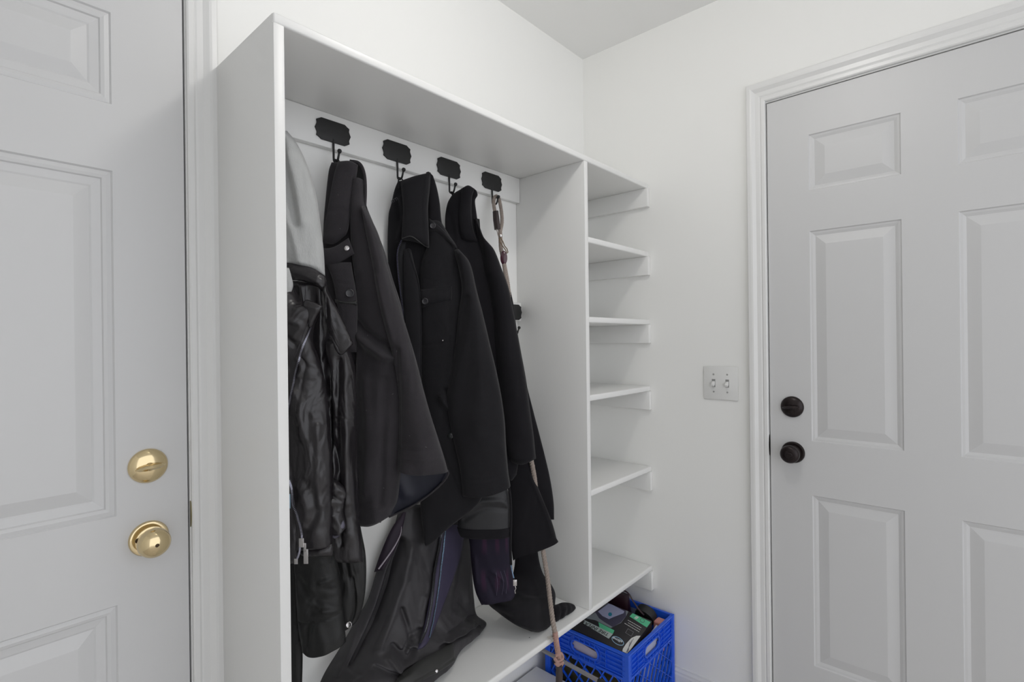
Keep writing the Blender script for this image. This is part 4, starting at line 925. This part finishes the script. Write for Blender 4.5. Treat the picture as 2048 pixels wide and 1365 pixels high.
decal('title_band', [z(90, 600), z(640, 870), z(560, 960), z(60, 660)], PGR, .0006)
decal('green_band', [z(360, 640), z(670, 800), z(640, 865), z(380, 745)], GRN, .0005)
decal('green_label', [z(1045, 445), z(1380, 640), z(1310, 745), z(968, 525)], GRN, .0004)
decal('white_gauge', [z(1185, 905), z(1100, 905), z(1000, 950), z(900, 1060), z(835, 1160), z(820, 1215), z(900, 1275), z(1035, 1160), z(1110, 1040)], WHT, .0005)
for i in range(3): decal('gauge_line', [z(1040-i*35, 960+i*30), z(1048-i*35, 962+i*30), z(900+i*18, 1235), z(893+i*18, 1233)], DKV, .0007)
def textline(body, p0, p1, h_scale, m_, name, bold=.0, inplace=True, flip=False):
    """writing whose baseline runs from photo point p0 to p1 on the carton's face"""
    cu = bpy.data.curves.new(name, 'FONT'); cu.body = body; cu.align_x = 'LEFT'; cu.offset = bold; cu.extrude = .003
    o = bpy.data.objects.new('tmp', cu); C.objects.link(o)
    dg = bpy.context.evaluated_depsgraph_get(); me = bpy.data.meshes.new_from_object(o.evaluated_get(dg)); bpy.data.objects.remove(o)
    vs = np.array([v.co[:] for v in me.vertices]); w_ = vs[:, 0].max()-vs[:, 0].min(); vs[:, 0] -= vs[:, 0].min()
    a = fpx(*p0); c_ = fpx(*p1); d = c_-a; L = np.linalg.norm(d); d /= L; upv = np.cross(nrm_, d); s = L/w_
    new = a+np.outer(vs[:, 0]*s, d)+np.outer(vs[:, 1]*s*h_scale, upv)+np.outer((vs[:, 2]+.003)*.06+.0007, nrm_)
    for v, q in zip(me.vertices, new): v.co = q
    return link(name, me, m_, ib)
textline('TIRE INFLATOR', z(575, 868), z(-60, 545), 1.15, KB, 'title_text', bold=.012)
textline('slime', z(838, 1010), z(650, 925), 1.0, mat('print_pale', (.62, .68, .72), .5), 'logo_text', bold=.02)
textline('8', z(1150, 545), z(1100, 518), 1.0, WHT, 'number_text', bold=.01)
for (a_, c_) in (((1195, 750), (935, 600)), ((1175, 790), (920, 640)), ((1155, 830), (852, 650))):
    p, q = fpx(*z(*a_))+nrm_*.0005, fpx(*z(*c_))+nrm_*.0005
    bt = MB(); d = q-p; L = np.linalg.norm(d); d /= L; sd = np.cross(nrm_, d); x_ = 0; random.seed(int(a_[0]))
    while x_ < L-.004:
        w_ = random.uniform(.003, .009); bt.obox(p, d, sd, nrm_, (x_, -.0010, 0), (min(x_+w_, L), .0010, .0004)); x_ += w_+.0015
    bt.build('printed_line', WHT, ib)
el = [fpx(*z(737+115*math.cos(a)*.98+(-20)*math.sin(a), 1005+60*math.cos(a)+62*math.sin(a)))+nrm_*.0006 for a in np.linspace(0, 2*math.pi, 40)[:-1]]
MB().tube(el, .0010, 6, close=True).build('logo_ring', mat('print_sky', (.35, .55, .72), .5), ib)
sq = [fpx(*z(*q))+nrm_*.0005 for q in ((935, 765), (1045, 830), (1000, 915), (888, 845))]
b = MB()
for i in range(4):
    b.tube([sq[i], sq[(i+1) % 4]], .0005, 6)
b.build('printed_frame', mat('print_mid', (.25, .25, .27), .5), ib)
wr_ = [fpx(*z(1215+42*math.cos(a), 608+36*math.sin(a)+8*math.cos(a)))+nrm_*.0006 for a in np.linspace(0, 2*math.pi, 24)[:-1]]
MB().tube(wr_, .0009, 6, close=True).build('tire_icon', DKV, ib)

# other contents of the crate
TL = mat('teal_card', (.02, .33, .42), .45)
dirw = (Wc-Nc); dirw[2] = 0; dirw /= np.linalg.norm(dirw); perp = np.array((-dirw[1], dirw[0], 0))   # towards -x
tbk = MB().obox(box_o-nrm_*.010+perp*.0012, dirw, perp, (0, 0, 1), (.012, .0012, -.040), (.215, .0078, .006)); o = tbk.build('booklet', TL, None, .0006)
tag(o, 'teal booklet standing between the inflator carton and the left crate wall', 'booklet')
# magazines leaning on the left wall, seen through the handle hole
for i, (x_, c0, lab) in enumerate(((-.3365, (.45, .42, .52), 'pale lavender magazine seen through the left handle hole of the crate'), (-.3335, (.05, .03, .05), 'dark plum magazine behind the pale one at the left handle hole'))):
    b = MB().obox((x_, -.345+.02*i, .178), (1, 0, .02), (0, 1, .12 if i == 0 else .02), (-.02, -.12, 1), (0, 0, 0), (.0022, .215, .046+.014*i)); o = b.build('magazine', mat('mag_%d' % i, c0, .45), None, .0006); tag(o, lab, 'magazine', 'papers in the crate')
b = MB().obox((-.296, -.348, .010), (1, 0, 0), (0, 1, 0), (0, 0, 1), (0, 0, .001), (.20, .27, .115)); o = b.build('cardboard_carton', mat('olive_card', (.13, .11, .05), .6), None, .001)
tag(o, 'olive brown carton at the bottom of the crate, under the magazines', 'box')
# handbag behind the carton
bag = empty('handbag', (-.07, -.16, .012), 'dark burgundy leather handbag with strap at the back of the crate', 'handbag')
BG = mat('bag_burgundy', (.030, .010, .016), .35)
b = MB()
sec = []
for zz, hw, hd in ((.012, .030, .060), (.05, .034, .075), (.15, .034, .078), (.25, .028, .074), (.312, .012, .070)):
    for k in range(20):
        a = 2*math.pi*k/20; cx_, sx_ = math.cos(a), math.sin(a)
        sec.append((-.062+hw*.9*math.copysign(abs(cx_)**.6, cx_), -.150+hd*math.copysign(abs(sx_)**.6, sx_), zz))
b.add(sec, [(i*20+k, i*20+(k+1) % 20, (i+1)*20+(k+1) % 20, (i+1)*20+k) for i in range(4) for k in range(20)]+[tuple(range(20)), tuple(80+k for k in range(20))], True)
b.build('bag_body', BG, bag)
stp = catmull(np.array([hit(x, y, (-.1015, 0, 0), (1, 0, 0)) for x, y in ((1212, 1192), (1230, 1184), (1246, 1182), (1257, 1188), (1266, 1203), (1278, 1220), (1288, 1231))]), np.linspace(0, 1, 40))
MB().tube(stp, .0035, 8, flat=.6).build('strap', BG, bag)
tp = empty('tape_roll', (-.062, -.285, .13), 'round black roll leaning at the right wall of the crate', 'tape roll')
b = MB()
for rr in (.036,): b.lathe((-.078, -.290, .258), (.9, 0, .45), [(.022, 0), (.036, 0), (.037, .004), (.037, .026), (.036, .03), (.022, .03), (.022, 0)], 32)
b.build('roll', mat('roll_black', (.012, .012, .013), .6), tp)
MB().lathe((-.078, -.290, .258), (.9, 0, .45), [(.019, .001), (.0218, .001), (.0218, .029), (.019, .029), (.019, .001)], 28).build('core', DK, tp)
pb_ = tag(MB().box((-.080, -.362, .16), (-.040, -.326, .262)).build('pink_pouch', mat('salmon', (.62, .27, .24), .6), None, .006, seg=3), 'small salmon pink pouch in the right front corner of the crate', 'pouch')
wp = tag(MB().obox((-.252, -.364, .120), (1, 0, .25), (0, 1, 0), (-.25, 0, 1), (.02, 0, 0), (.16, .006, .115)).build('folded_paper', mat('paper_blue', (.42, .44, .56), .6), None, .0005), 'pale blue folded paper behind the front handle hole of the crate', 'paper')

# ------------------------------------------------------------------ shoe rack under the bench
rk = empty('shoe_rack', (-.80, -.20, 0), 'low grey metal tube shoe rack under the bench, its end bar with a black cap', 'shoe rack')
pA = hit(1092, 1305, (0, 0, .300), (0, 0, 1)); pB = hit(1197, 1362.5, (0, 0, .300), (0, 0, 1))
xr = pA[0]; d = pB-pA; d /= np.linalg.norm(d)
bk_ = pA-d*((pA[1]+.04)/d[1]) if False else pA+d*((-.045-pA[1])/d[1])
MB().tube([(bk_[0], -.0015, .300), tuple(bk_), tuple(pB)], .0060, 12).build('side_frame', GRT, rk)
MB().tube([tuple(pB), tuple(pB+d*.03), (pB[0]+d[0]*.036, pB[1]-.034, .290)], .0075, 12).build('end_cap', BLK, rk, label='black plastic end cap')
MB().tube([(pB[0]+d[0]*.036, pB[1]-.034, .290), (pB[0]+d[0]*.036, pB[1]-.034, 0)], .0060, 12).build('front_leg', GRT, rk)
b = MB()
for yy in (-.075, -.125):
    b.tube([(xr+.0, yy, .300), (-1.18, yy, .300)], .004, 10)
b.build('cross_bar', GRT, rk)
b = MB().tube([(-1.18, -.045, .1048), (-1.18, -.045, .30), (-1.18, -.25, .30), (-1.18, -.25, .105)], .006, 12); b.build('far_frame', GRT, rk)

# ------------------------------------------------------------------ light
lt = empty('ceiling_light', (-1.0, -.84, H), 'flush round white ceiling lamp in the middle of the room', 'ceiling lamp')
MB().lathe((-1.0, -.84, H-.0005), (0, 0, -1), [(.09, 0), (.09, .012), (.075, .016)], 32).build('lamp_base', TR, lt)
L = bpy.data.lights.new('lamp', 'POINT'); L.energy = 7.0; L.shadow_soft_size = .055; L.color = (1, .975, .94)
lo = bpy.data.objects.new('lamp', L); lo.location = (-1.0, -.84, 2.335); C.objects.link(lo)
wd = bpy.data.worlds.new('world'); S.world = wd; wd.use_nodes = True
bg = wd.node_tree.nodes['Background']; bg.inputs['Color'].default_value = (.93, .95, 1.0, 1); bg.inputs['Strength'].default_value = 1.55
S.view_settings.view_transform = 'Standard'; S.view_settings.look = 'None'; S.view_settings.gamma = 1; S.view_settings.use_curve_mapping = False
S.view_settings.exposure = -0.07
S.cycles.max_bounces = 10; S.cycles.diffuse_bounces = 6
